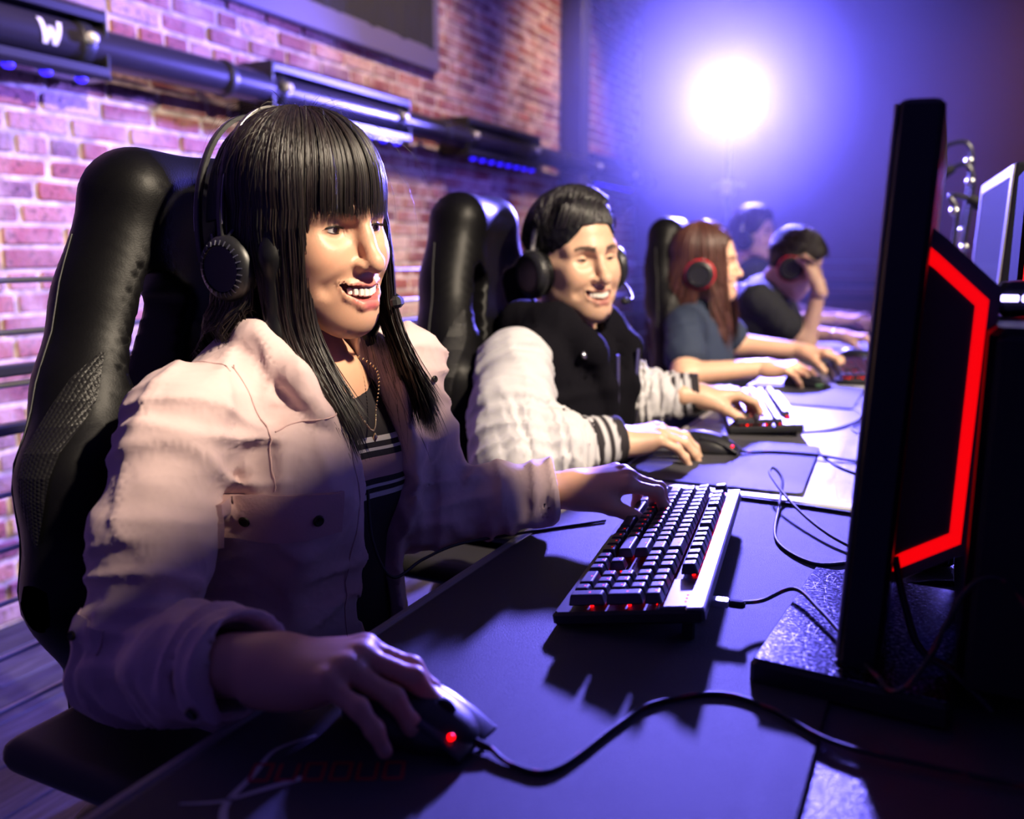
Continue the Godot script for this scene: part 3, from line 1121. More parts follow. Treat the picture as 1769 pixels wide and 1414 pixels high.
# ---------------------------------------------------------------- desks, mats, keyboards, mice, cables
const DY := .75
func build_desks() -> void:
	var top_m := relief(mat(lin(.075, .072, .08), .38), noise_tex(.35, 512, 2, 41), .09, 3.0, true)
	var strip_m := mat(lin(.26, .23, .22), .5)
	var zs := [[-.02, -1.312], [-1.335, -2.60], [-2.615, -3.88], [-3.895, -5.16]]
	var names := ["dark desk under the near keyboard, with a grey edge strip", "second desk in the row, under the varsity-jacketed man's mouse mat", "third desk in the row, before the woman in the blue T-shirt", "farthest desk in the row, before the man with curly hair"]
	for i in zs.size():
		var z0: float = zs[i][0]
		var z1: float = zs[i][1]
		var zc := (z0 + z1) / 2
		var t := thing("desk", names[i], "desk", Vector3(-.03, 0, zc), 0, "desks in the row")
		var b := MB.new()
		b.box(T(Vector3(0, DY - .015, 0)), Vector3(.90, .03, z0 - z1), .003)
		obj("desk_top", b, top_m, t)
		var s := MB.new()
		s.box(T(Vector3(-.455, DY - .0145, 0)), Vector3(.012, .031, z0 - z1), .003)
		obj("edge_strip", s, strip_m, t)
		if i > 0:
			var e := MB.new()
			e.box(T(Vector3(0, DY - .0125, (z0 - z1) / 2 - .012)), Vector3(.9, .028, .03), .003)
			obj("end_strip", e, mat(lin(.45, .45, .48), .4, .3), t)
		for sx in [-.38, .38]:
			for sz in [-1.0, 1.0]:
				var lg := MB.new()
				lg.box(T(Vector3(sx, (DY - .03) / 2, sz * ((z0 - z1) / 2 - .07))), Vector3(.045, DY - .03, .045), .004)
				obj("leg", lg, M.black_paint, t)
		for sz in [-1.0, 1.0]:
			var br := MB.new()
			br.box(T(Vector3(0, DY - .055, sz * ((z0 - z1) / 2 - .07))), Vector3(.72, .045, .03), .004)
			obj("cross_bar", br, M.black_paint, t)
	# mats
	var weave := noise_tex(.45, 512, 2, 43)
	var mat_m := relief(mat(lin(.03, .028, .036), .7), weave, .09, 5.0, true)
	mat_m.rim_enabled = true
	mat_m.rim = .06
	mat_m.rim_tint = 0.0
	M.mat_m = mat_m
	mouse_mat("black cloth desk mat under the near keyboard and mouse", Vector3(-.266, DY, -.795), Vector2(.41, 1.01), 0.0, .004, true)
	mouse_mat("grey-blue mouse mat under the varsity-jacketed man's hand", Vector3(-.335, DY, -1.545), Vector2(.30, .37), 3.0, .005, false)
	mouse_mat("mouse mat under the hand of the woman in the blue T-shirt", Vector3(-.33, DY, -2.40), Vector2(.30, .36), 0.0, .004, false)
	mouse_mat("mouse mat by the elbow of the man with his hand to his face", Vector3(-.30, DY, -3.25), Vector2(.32, .38), 0.0, .004, false)
func mouse_mat(label: String, at: Vector3, size: Vector2, turn: float, th: float, prints: bool) -> void:
	var t := thing("mouse_mat", label, "mouse mat", at, deg_to_rad(turn), "mouse mats on the desks")
	var rings := []
	for q in [[0.0, .0005], [.0008, 0.0], [th - .0008, 0.0], [th, .0008]]:
		var r := []
		for cx in [[1, 1], [-1, 1], [-1, -1], [1, -1]]:
			for k in 5:
				var a: float = {"11": 0.0, "-11": 90.0, "-1-1": 180.0, "1-1": 270.0}["%d%d" % cx] + 22.5 * k
				var rad := .014
				r.append(Vector3(cx[0] * (size.x / 2 - rad) + cos(deg_to_rad(a)) * (rad - q[1]), q[0], cx[1] * (size.y / 2 - rad) + sin(deg_to_rad(a)) * (rad - q[1])))
		rings.append(r)
	var b := MB.new()
	b.loft(rings)
	obj("cloth", b, M.mat_m, t)
	if not prints:
		return
	# white swoosh and red lettering printed on the near corner
	var w := MB.new()
	var line := func(pts: Array, wd: Array) -> void:
		var c := curve(pts, 8)
		for i in c.size() - 1:
			var d: Vector3 = (c[i + 1] - c[i]).normalized()
			var s := d.cross(Vector3.UP)
			var f := float(i) / (c.size() - 1)
			var f2 := float(i + 1) / (c.size() - 1)
			w.flat([c[i] - s * lerpf(wd[0], wd[1], f), c[i] + s * lerpf(wd[0], wd[1], f), c[i + 1] + s * lerpf(wd[0], wd[1], f2), c[i + 1] - s * lerpf(wd[0], wd[1], f2)], Vector3.UP)
	var h := th + .0004
	var o := Vector3(-at.x, h, -at.z)
	line.call([o + Vector3(-.438, 0, -.3766), o + Vector3(-.415, 0, -.391), o + Vector3(-.40, 0, -.412), o + Vector3(-.383, 0, -.437)], [.0006, .0028])
	line.call([o + Vector3(-.397, 0, -.375), o + Vector3(-.41, 0, -.392), o + Vector3(-.417, 0, -.426), o + Vector3(-.424, 0, -.456), o + Vector3(-.41, 0, -.486)], [.003, .0012])
	obj("print", w, mat(lin(.5, .5, .5), .7), t)
	# row of red block shapes, too worn to read
	var rd := MB.new()
	var lt := Transform3D(Basis(Vector3.UP, deg_to_rad(28)), Vector3(-.365 - at.x, h, -.455 - at.z))
	for k in 6:
		var x0 := -.055 + k * .019
		for e in [[0.0, .010, .015, .0022], [.0, -.010, .015, .0022], [-.0064, 0.0, .0022, .02], [.0064, 0.0, .0022, .02]]:
			if k in [1, 4] and e[1] < 0.0:
				continue
			rd.box(lt * T(Vector3(x0 + e[0], 0, e[1])), Vector3(e[2], .0006, e[3]))
	obj("print", rd, mat(lin(.38, .015, .02), .7), t)

const U := .01905
func key_mesh(w: float, d: float) -> ArrayMesh:
	var mb := MB.new()
	var rings := []
	for q in [[0.0, .0004, 0.0], [.0012, .0002, 0.0], [.0092, .0022, .0], [.0104, .0030, .0], [.0106, .0040, .0]]:
		var a: float = w / 2 - .0006 - q[1]
		var b: float = d / 2 - .0006 - q[1]
		var c := .0012
		var r := []
		for p in [Vector2(a - c, -b), Vector2(a, -b + c), Vector2(a, b - c), Vector2(a - c, b), Vector2(-a + c, b), Vector2(-a, b - c), Vector2(-a, -b + c), Vector2(-a + c, -b)]:
			r.append(Vector3(p.x, q[0], p.y))
		rings.append(r)
	mb.loft(rings)
	return mb.mesh()
func layout() -> Array:   # [x centre, row z centre, width, depth] in key units
	var out := []
	var add := func(row: float, x0: float, ws: Array, tall := 1.0) -> void:
		var x := x0
		for w in ws:
			if w > 0:
				out.append([x + w / 2.0, row + (tall - 1.0) / 2.0, w, tall])
			x += absf(w)
	var n13 := []
	n13.resize(13)
	n13.fill(1.0)
	var n12 := n13.slice(1)
	var n11 := n13.slice(2)
	var n10 := n13.slice(3)
	add.call(-.25, 0.0, [1.0, -1.0, 1.0, 1.0, 1.0, 1.0, -.5, 1.0, 1.0, 1.0, 1.0, -.5, 1.0, 1.0, 1.0, 1.0, -.25, 1.0, 1.0, 1.0])
	add.call(1.0, 0.0, n13 + [2.0, -.25, 1.0, 1.0, 1.0, -.25, 1.0, 1.0, 1.0, 1.0])
	add.call(2.0, 0.0, [1.5] + n12 + [1.5, -.25, 1.0, 1.0, 1.0, -.25, 1.0, 1.0, 1.0])
	add.call(3.0, 0.0, [1.75] + n11 + [2.25, -3.5, 1.0, 1.0, 1.0])
	add.call(4.0, 0.0, [2.25] + n10 + [2.75, -1.25, 1.0, -1.25, 1.0, 1.0, 1.0])
	add.call(5.0, 0.0, [1.25, 1.25, 1.25, 6.25, 1.25, 1.25, 1.25, 1.25, -.25, 1.0, 1.0, 1.0, -.25, 2.0, 1.0])
	add.call(2.0, 21.5, [1.0], 2.0)
	add.call(4.0, 21.5, [1.0], 2.0)
	return out
func keyboard(label: String, at: Vector3, turn: float, tilt: float, singly: bool) -> Node3D:
	var t := thing("keyboard", label, "keyboard", at, deg_to_rad(turn), "keyboards on the desks")
	var fr := Transform3D(Basis(Vector3.RIGHT, deg_to_rad(tilt)), Vector3(0, .0135 + sin(deg_to_rad(tilt)) * .066, 0))
	var W := 22.5 * U
	var b := MB.new()
	b.box(fr * T(Vector3(0, -.004, -.004)), Vector3(W + .012, .014, .150), .003)
	obj("case", b, M.dark_plastic, t)
	var pl := MB.new()
	pl.box(fr * T(Vector3(0, .0035, -.0705)), Vector3(W + .012, .004, .018), .0015)
	pl.box(fr * T(Vector3(0, .0035, -.0345)), Vector3(W + .006, .003, .0035), .0008)
	pl.box(fr * T(Vector3(W / 2 - 2.0 * U, .0035, -.052)), Vector3(4.0 * U, .0032, .034), .001)
	obj("top_plate", pl, M.brushed, t)
	for s in [-1.0, 1.0]:
		var ft := MB.new()
		ft.box(T(Vector3(s * .19, sin(deg_to_rad(tilt)) * .066, -.062)), Vector3(.03, sin(deg_to_rad(tilt)) * .132, .012), .002)
		if tilt > 2.0:
			obj("foot", ft, M.rubber, t)
	var lamp := MB.new()
	for k in 3:
		lamp.lathe(fr * T(Vector3(W / 2 - .012 - k * .0085, .0052, -.06)), [[.0011, 0], [.0009, .0004]], 8)
	obj("indicator_led", lamp, M.red_led, t).set_meta("kind", "stuff")
	var cap_m := mat(lin(.012, .012, .015), .38, 0.0, .6)
	var leds := MB.new()
	var signs := MB.new()
	var meshes := {}
	var joined := MB.new()
	for k in layout():
		var x: float = (k[0] - 11.25) * U
		var z: float = (k[1] - 2.62) * U
		var kt := fr * T(Vector3(x, .0075, z))
		leds.box(fr * T(Vector3(x, .0042, z - .003)), Vector3(.004, .0016, .003))
		var sy := .0182
		signs.flat([fr * Vector3(x - .0015, sy, z - .004), fr * Vector3(x + .0018, sy, z - .004), fr * Vector3(x + .0018, sy, z - .0018), fr * Vector3(x - .0015, sy, z - .0018)], Vector3.UP)
		var key := "%.2f_%.2f" % [k[2], k[3]]
		if not meshes.has(key):
			meshes[key] = key_mesh(k[2] * U, k[3] * U)
		if singly:
			var o := MeshInstance3D.new()
			o.mesh = meshes[key]
			o.material_override = cap_m
			o.name = "key"
			t.add_child(o, true)
			o.transform = kt
		else:
			joined.box(kt * T(Vector3(0, .0042, 0)), Vector3(k[2] * U - .003, .0084, k[3] * U - .003), .0015)
	if not singly:
		obj("keys", joined, cap_m, t).set_meta("kind", "stuff")
	obj("key_led", leds, glow(Color(1, .03, .03), 5.0), t).set_meta("kind", "stuff")
	obj("key_sign", signs, glow(Color(1, .05, .05), .55), t).set_meta("kind", "stuff")
	return t

func mouse(label: String, at: Vector3, turn: float, led: bool, accent: Material = null) -> Node3D:
	var t := thing("mouse", label, "mouse", at, deg_to_rad(turn), "mice on the mats")   # points along +x
	var f := SDF.new()
	f.ell(T(Vector3(-.012, .006, 0)), Vector3(.05, .033, .031), .01)
	f.ell(T(Vector3(.022, .007, 0)), Vector3(.04, .02, .0285), .02)
	f.box(T(Vector3(0, -.02, 0)), Vector3(.08, .02, .05), .001, .002, 1)
	var b := MB.new()
	f.whole(b, .003)
	obj("shell", b, M.dark_plastic, t)
	for s in [-1.0, 1.0]:
		var bt := MB.new()
		var rings := []
		for q in [[-.006, .0345, .0030], [.02, .031, .0022], [.045, .0215, .0016], [.064, .0105, .0012]]:
			var r := []
			for k in 8:
				var a := TAU * k / 8
				r.append(Vector3(q[0], q[1] - .006 + sin(a) * q[2] * 1.6, s * .0152 + cos(a) * (.0128 if absf(cos(a)) > .5 else .011)))
			rings.append(r)
		bt.loft(rings, true)
		obj("button", bt, mat(lin(.02, .02, .024), .3), t)
	var wh := MB.new()
	wh.lathe(Transform3D(Basis(Vector3.RIGHT, PI / 2), Vector3(.034, .024, 0)), [[.008, -.0035], [.0095, -.002], [.0095, .002], [.008, .0035]], 20)
	obj("wheel", wh, M.rubber, t)
	var tail := MB.new()
	tail.tube([Vector3(.055, .006, 0), Vector3(.075, .004, 0)], [.004, .0025], 8)
	obj("cable_relief", tail, M.rubber, t)
	if led:
		var ld := MB.new()
		ld.lathe(T(Vector3(.052, .0165, .019), 0, 0, -60), [[.0026, -.001], [.0022, .002], [.0008, .003]], 10)
		obj("led", ld, glow(Color(1, .02, .02), 4.0), t)
	if accent:
		var ac := MB.new()
		ac.box(T(Vector3(.02, .008, .027)), Vector3(.06, .008, .004), .0015)
		obj("side_stripe", ac, accent, t)
	return t

var braid: StandardMaterial3D
func cable(label: String, pts: Array, r: float, red := true, step := 10) -> void:
	var mb := MB.new()
	var line := curve(pts, step)
	var dense := [line[0]]
	for i in range(1, line.size()):
		var d: float = (line[i] - line[i - 1]).length()
		var k := maxi(1, int(d / .004))
		for j in k:
			dense.append(line[i - 1].lerp(line[i], float(j + 1) / k))
	mb.tube(dense, r, 7)
	for i in mb.v.size():
		mb.c[i] = Color(.014, .013, .016)
		if red and i < dense.size() * 7:
			var ring := i / 7
			var turn_ := (i % 7 + ring) % 7
			if turn_ < 2 and (ring / 4) % 2 == 0:
				mb.c[i] = Color(.26, .012, .03)
	if braid == null:
		braid = vmat(.55)
	var o := obj("cable", mb, braid)
	tag(o, label, "cable", "cables on the desks")
func build_desk_things() -> void:
	var k1 := keyboard("black keyboard with red backlight under the long-haired woman's hand", Vector3(-.285, DY + .004, -.974), -82.5, 9.1, true)
	# usb plug at the back edge
	var pl := MB.new()
	pl.box(T(Vector3(.150, .021, -.084)), Vector3(.013, .007, .022), .001)
	obj("usb_plug", pl, mat(lin(.6, .6, .64), .35, .6), k1)
	var pl2 := MB.new()
	pl2.box(T(Vector3(.150, .021, -.102)), Vector3(.009, .0075, .018), .0018)
	obj("plug_grip", pl2, M.rubber, k1)
	keyboard("black keyboard with red glow and bright key tops by the varsity-jacketed man", Vector3(-.375, DY, -2.02), -74.0, 4.0, true)
	keyboard("dim keyboard under the dark left arm of the woman in blue", Vector3(-.235, DY, -2.87), -80.0, 3.0, false)
	keyboard("far keyboard under the curly-haired man's hands", Vector3(-.20, DY, -4.35), -85.0, 3.0, false)
	mouse("black gaming mouse with a red light under the near hand", Vector3(-.352, DY + .004, -.528), -3.0, true)
	mouse("black mouse under the varsity-jacketed man's right hand", Vector3(-.385, DY + .005, -1.60), 5.0, true)
	mouse("dark mouse with a green side stripe under the blue-shirted woman's hand", Vector3(-.335, DY + .004, -2.54), 0.0, false, mat(lin(.25, .5, .22), .4))
	mouse("far mouse by the elbow of the man covering his face", Vector3(-.27, DY + .004, -3.32), 0.0, false, mat(lin(.35, .36, .2), .4))
	var y := DY + .004 + .0022
	cable("red and black braided cable of the near mouse crossing the mat", [Vector3(-.280, y + .002, -.526), Vector3(-.255, y, -.515), Vector3(-.225, y, -.524), Vector3(-.205, y, -.60), Vector3(-.19, y, -.645), Vector3(-.146, y, -.685), Vector3(-.102, y, -.68), Vector3(-.05, y, -.65), Vector3(.025, y, -.648), Vector3(.2, y - .003, -.66)], .0021)
	cable("braided cable from the near keyboard's plug looping up before the black tower", [Vector3(-.168, .776, -.838), Vector3(-.145, .772, -.865), Vector3(-.116, .783, -.885), Vector3(-.085, .783, -.84), Vector3(-.05, .781, -.775), Vector3(-.028, .780, -.73), Vector3(-.010, .778, -.71), Vector3(.009, .805, -.715), Vector3(.032, .867, -.72), Vector3(.054, .88, -.72), Vector3(.072, .86, -.72), Vector3(.09, .80, -.70), Vector3(.12, DY + .002, -.66)], .0022)
	var g := DY + .0022
	cable("thin black cable rising in a loop beside the second mat's corner", [Vector3(-.077, y, -1.073), Vector3(-.119, y, -1.05), Vector3(-.172, y, -1.12), Vector3(-.194, y + .003, -1.27), Vector3(-.205, y + .02, -1.36), Vector3(-.225, y + .03, -1.39), Vector3(-.22, y + .025, -1.35), Vector3(-.16, y + .012, -1.227), Vector3(-.09, y + .004, -1.13), Vector3(.0, y, -1.08)], .0022, false)
	cable("cable of the man's keyboard looping on the second desk", [Vector3(-.30, g + .012, -1.86), Vector3(-.25, g, -1.88), Vector3(-.184, g, -1.96), Vector3(-.151, g, -2.13), Vector3(-.19, g, -2.25), Vector3(-.27, g, -2.24)], .0026, false)
	cable("braided cable of the man's mouse running across the second mat", [Vector3(-.31, g + .006, -1.61), Vector3(-.27, g + .005, -1.64), Vector3(-.2, g + .005, -1.65), Vector3(-.10, g, -1.645), Vector3(.05, g, -1.66)], .0024)
	cable("thin dark cable lying beyond the second mat", [Vector3(-.20, g, -1.72), Vector3(-.15, g, -1.60), Vector3(-.08, g, -1.53), Vector3(.03, g, -1.50)], .002, false)
	cable("dark cable coiled in loops behind the near monitor", [Vector3(-.14, g, -2.1), Vector3(-.10, g, -1.98), Vector3(-.13, g + .004, -1.9), Vector3(-.16, g, -1.99), Vector3(-.11, g + .006, -2.06), Vector3(-.05, g, -1.98), Vector3(.02, g, -1.99)], .0022, false)
	cable("straight black cable along the joint between the first two desks", [Vector3(-.27, y, -1.30), Vector3(-.18, y, -1.297), Vector3(-.05, y, -1.285), Vector3(.08, y, -1.29)], .0022, false)
	cable("black cable trailing behind the near monitor's foot", [Vector3(-.02, g, -1.03), Vector3(.02, g, -1.06), Vector3(.08, g, -1.07), Vector3(.2, g, -1.06)], .003, false)
	cable("dark cable dropping from behind the near monitor to its foot", [Vector3(-.022, .86, -.80), Vector3(-.012, .825, -.79), Vector3(.004, .79, -.775), Vector3(.03, .778, -.765), Vector3(.06, .762, -.74)], .0032, false)
	cable("headset cable running from the woman's chest over the desk edge", [Vector3(-.565, .86, -.775), Vector3(-.56, .80, -.775), Vector3(-.545, .755, -.79), Vector3(-.535, .762, -.84), Vector3(-.52, .765, -.90), Vector3(-.486, y, -.99), Vector3(-.40, y, -1.10)], .0019, false)

# ---------------------------------------------------------------- monitors, towers, microphones
func monitor(label: String, at: Vector3, turn: float, glow_c: Color) -> Node3D:
	# origin on the desk below the near edge; the panel runs along -z, the screen looks towards -x
	var t := thing("monitor", label, "monitor", at, deg_to_rad(turn), "monitors in the row")
	var tl := T(Vector3.ZERO, 0, 0, -1.9)
	var H := .478
	var W := .53
	var p := MB.new()
	p.box(tl * T(Vector3(0, .008 + H / 2, -W / 2)), Vector3(.033, H, W), .004)
	obj("panel", p, mat(lin(.004, .004, .008), .36, 0.0, .45), t)
	var bz := MB.new()
	for e in [[Vector3(-.0175, .016, -W / 2), Vector3(.003, .022, W - .004)], [Vector3(-.0175, .008 + H - .013, -W / 2), Vector3(.003, .02, W - .004)], [Vector3(-.0175, .008 + H / 2, -.014), Vector3(.003, H - .04, .022)], [Vector3(-.0175, .008 + H / 2, -W + .014), Vector3(.003, H - .04, .022)]]:
		bz.box(tl * T(e[0]), e[1], .001)
	obj("bezel", bz, mat(lin(.30, .29, .31), .4, .3), t)
	var sc := MB.new()
	sc.box(tl * T(Vector3(-.0168, .008 + H / 2, -W / 2)), Vector3(.001, H - .045, W - .05))
	var sm := mat(lin(.02, .02, .025), .12)
	sm.emission_enabled = true
	sm.emission = glow_c
	sm.emission_energy_multiplier = .30
	obj("screen", sc, sm, t)
	# swelling at the back: flat-sided case with a red light strip round its edge
	var prof := [Vector2(.0165, .393), Vector2(.026, .386), Vector2(.072, .346), Vector2(.076, .122), Vector2(.022, .084), Vector2(.0165, .080)]
	var sh := MB.new()
	sh.prism(tl * T(Vector3(0, 0, -.27)), prof, .40, 0.0)
	obj("back_case", sh, mat(lin(.10, .10, .11), .35, .3), t)
	for s in [1.0, -1.0]:
		var zc: float = -.27 + s * .2015
		var ins := MB.new()
		var pr2 := [Vector2(.0165, .377), Vector2(.024, .371), Vector2(.064, .336), Vector2(.067, .128), Vector2(.0235, .098), Vector2(.0165, .093)]
		ins.prism(tl * T(Vector3(0, 0, zc)), pr2, .004)
		var side := obj("side_plate", ins, mat(lin(.11, .006, .010), .35), t)
		var strip := MB.new()
		var inner := [Vector2(.0165, .363), Vector2(.021, .360), Vector2(.0545, .331), Vector2(.0575, .136), Vector2(.0225, .112), Vector2(.0165, .107)]
		for k in pr2.size() - 1:
			strip.flat([tl * Vector3(pr2[k].x, pr2[k].y, zc + s * .0028), tl * Vector3(pr2[k + 1].x, pr2[k + 1].y, zc + s * .0028), tl * Vector3(inner[k + 1].x, inner[k + 1].y, zc + s * .0028), tl * Vector3(inner[k].x, inner[k].y, zc + s * .0028)], Vector3(0, 0, s))
		obj("light_strip", strip, M.red_glow, side)
	return t
func build_monitors() -> void:
	monitor("near monitor seen edge-on, with a red-lit case on its back", Vector3(-.043, DY + .0, -.745), 0.0, Color(.5, .6, 1))
	# its mirror-like foot plate
	var f := thing("metal_plate", "scratched mirror-like metal plate the near monitor stands on", "plate", Vector3(-.04, DY, -.845))
	var b := MB.new()
	b.box(T(Vector3(0, .012, -.005), 0, -4, 0), Vector3(.158, .024, .265), .004)
	obj("base", b, M.dark_plastic, f)
	var pl := MB.new()
	pl.box(T(Vector3(0, .0245, -.005), 0, -4, 0), Vector3(.152, .0015, .259), .0005)
	var pm := mat(lin(.62, .62, .68), .2, 1.0)
	pm.roughness = .5
	pm.roughness_texture = scratch_tex()
	pm.roughness_texture_channel = BaseMaterial3D.TEXTURE_CHANNEL_RED
	pm.uv1_triplanar = true
	pm.uv1_scale = Vector3(7, 7, 7)
	pm.albedo_texture = ramp_noise(.05, 512, 5, 61, [Color(.12, .12, .15), Color(.5, .5, .56), Color(1, 1, 1)])
	obj("plate", pl, pm, f)
	monitor("second monitor whose pale screen shows beside the near one", Vector3(.09, DY + .04, -1.75), 3.6, Color(.5, .48, 1))
	# black tower at the right edge
	var t := thing("computer_tower", "black computer tower at the right edge, before the cables", "computer", Vector3(.145, DY, -.98))
	var c := MB.new()
	c.box(T(Vector3(0, .165, 0)), Vector3(.225, .30, .44), .006)
	obj("case", c, mat(lin(.003, .003, .004), .4, 0.0, .3), t)
	var fp := MB.new()
	fp.box(T(Vector3(0, .165, .224)), Vector3(.215, .29, .012), .004)
	obj("front_panel", fp, M.soft_black, t)
	for s in [-1.0, 1.0]:
		for z in [-.16, .17]:
			var ft := MB.new()
			ft.lathe(T(Vector3(s * .085, 0, z)), [[.02, 0], [.021, .004], [.018, .016]], 14)
			obj("foot", ft, M.rubber, t)
	# red meshed tower behind it
	var r := thing("computer_tower", "tower with red honeycomb mesh and red strip beside the second monitor", "computer", Vector3(.182, DY, -1.41))
	var rc := MB.new()
	rc.box(T(Vector3(0, .25, 0)), Vector3(.2, .48, .19), .008)
	obj("case", rc, mat(lin(.006, .005, .006), .9, 0.0, .1), r)
	var back := MB.new()
	back.box(T(Vector3(-.005, .27, 0.0970)), Vector3(.15, .36, .004), .001)
	obj("red_backing_light", back, glow(Color(1, .02, .03), .5), r)
	var me := MB.new()
	for iy in 31:
		me.box(T(Vector3(-.005, .095 + iy * .0117, 0.1025)), Vector3(.155, .0052, .004))
	for ix in 14:
		me.box(T(Vector3(-.077 + ix * .0117, .27, 0.1030)), Vector3(.0052, .365, .004))
	obj("mesh_grille", me, M.dark_plastic, r).set_meta("kind", "stuff")
	for s in [-1.0, 1.0]:
		var sp := MB.new()
		sp.box(T(Vector3(s * .088, .27, 0.1010)), Vector3(.012, .42, .008), .002)
		obj("light_strip", sp, glow(Color(1, .03, .02), 2.0), r)
	# small hub clamped at the tower's top edge
	var hb := thing("usb_hub", "small black hub with two white lights on top of the tower", "hub", Vector3(.10, DY + .317, -.90))
	var hm := MB.new()
	hm.box(T(Vector3(0, .018, 0), 0, 0, 4), Vector3(.12, .03, .06), .006)
	obj("body", hm, M.dark_plastic, hb)
	for k in 2:
		var hl := MB.new()
		hl.box(T(Vector3(-.050 + k * .016, .016, .0315)), Vector3(.014, .006, .003), .001)
		obj("status_light", hl, glow(Color(.75, .7, 1), 4.0), hb)
	# adapter with ribbed sleeve behind the near monitor
	var ad := thing("plug_adapter", "ribbed black cable plug lying behind the near monitor", "plug", Vector3(.012, DY, -1.12), deg_to_rad(35))
	var am := MB.new()
	am.tube([Vector3(-.02, .014, 0), Vector3(.022, .014, 0)], .0125, 14)
	obj("sleeve", am, M.rubber, ad)
	for k in 6:
		var rb := MB.new()
		rb.lathe(T(Vector3(-.017 + k * .0068, .014, 0), 0, 0, 90), [[.0125, -.0016], [.0142, -.001], [.0142, .001], [.0125, .0016]], 14)
		obj("rib", rb, M.dark_metal, ad)
	# microphones on arms in the distance
	var poses := [[Vector3(.03, DY, -3.2), 1.47, -.11, "farthest tall microphone arm bent over beyond the near monitor"], [Vector3(.035, DY, -2.95), 1.38, -.07, "chrome microphone arm with a red ring between the two monitors"], [Vector3(.0, DY, -2.75), 1.28, .06, "shortest microphone arm, just right of the near monitor's edge"]]
	for i in poses.size():
		var q: Array = poses[i]
		var mt := thing("microphone_arm", q[3], "microphone", q[0], 0, "microphone arms beyond the monitors")
		var hh: float = q[1] - DY
		var pm2 := MB.new()
		pm2.tube([Vector3(0, 0, 0), Vector3(0, hh * .62, 0)], .009, 10)
		obj("pole", pm2, M.steel, mt)
		var am2 := MB.new()
		am2.tube(curve([Vector3(0, hh * .6, 0), Vector3(.012, hh * .9, 0), Vector3(-.01, hh, 0), Vector3(q[2] * .7, hh - .01, 0)], 5), .007, 8)
		obj("arm", am2, M.dark_metal, mt)
		for yy in [.35, .62, .92]:
			var kn := MB.new()
			kn.lathe(Transform3D(Basis(Vector3.RIGHT, PI / 2), Vector3(0.004, hh * yy, .012)), [[.001, -.012], [.012, -.010], [.013, .004], [.009, .012], [.001, .013]], 14)
			obj("joint_knob", kn, M.steel, mt)
		var hd := MB.new()
		hd.tube([Vector3(q[2] * .6, hh - .008, 0), Vector3(q[2], hh - .022, 0), Vector3(q[2] * 1.25, hh - .03, 0)], [.012, .019, .016], 14)
		obj("microphone_head", hd, M.soft_black, mt)
		if i == 1:
			var rg := MB.new()
			rg.lathe(T(Vector3(0, hh * .45, 0)), [[.0095, -.008], [.0125, -.006], [.0125, .006], [.0095, .008]], 14)
			obj("red_ring", rg, mat(lin(.5, .01, .015), .4), mt)
		var bs := MB.new()
		bs.box(T(Vector3(0, .02, 0)), Vector3(.05, .04, .05), .005)
		obj("desk_clamp", bs, M.black_paint, mt)
	# chrome boom at the right edge of the frame
	var bo := thing("boom_arm", "chrome-jointed boom arm hanging in at the upper right edge", "arm", Vector3(.30, DY, -2.45))
	var bm := MB.new()
	bm.tube([Vector3(.06, 0, 0), Vector3(.05, .55, 0), Vector3(-.02, .95, 0)], .011, 10)
	obj("upright", bm, M.dark_metal, bo)
	var b2 := MB.new()
	b2.tube([Vector3(-.02, .95, 0), Vector3(-.055, 1.13, .02), Vector3(-.10, 1.42, .03)], .013, 12)
	obj("chrome_tube", b2, M.steel, bo)
	var b3 := MB.new()
	b3.lathe(Transform3D(Basis(Vector3.RIGHT, PI / 2), Vector3(-.055, 1.13, .02)), [[.001, -.02], [.018, -.018], [.02, .0], [.018, .018], [.001, .02]], 14)
	obj("joint_knob", b3, M.steel, bo)
# a partition stands right of the frame: it shades the woman's lap, her near hand and the near desk from the key lamp
func build_partition() -> void:
	var d := thing("partition_screen", "tall black partition panel on feet, just beyond the right edge of the picture", "partition", Vector3(.465, 0, -.48))
	var p := MB.new()
	p.box(T(Vector3(0, .985, 0)), Vector3(.03, 1.89, .74), .005)
	obj("panel", p, M.soft_black, d)
	for s in [-1.0, 1.0]:
		var st := MB.new()
		st.box(T(Vector3(0, .02, s * .3)), Vector3(.36, .04, .05), .004)
		obj("foot", st, M.dark_plastic, d)
func scratch_tex() -> ImageTexture:
	var im := Image.create(512, 512, false, Image.FORMAT_RGB8)
	im.fill(Color(.35, .35, .35))
	var rng := RandomNumberGenerator.new()
	rng.seed = 9
	for i in 900:
		var p := Vector2(rng.randf() * 512, rng.randf() * 512)
		var c := rng.randf_range(.45, 1.0)
		im.fill_rect(Rect2i(int(p.x), int(p.y), rng.randi_range(1, 5), rng.randi_range(1, 4)), Color(c, c, c))
	for i in 130:
		var p := Vector2(rng.randf() * 512, rng.randf() * 512)
		var d := Vector2.from_angle(rng.randf() * TAU)
		for k in rng.randi_range(10, 90):
			im.set_pixelv(Vector2i(posmod(int(p.x), 512), posmod(int(p.y), 512)), Color(1, 1, 1))
			p += d
	return ImageTexture.create_from_image(im)
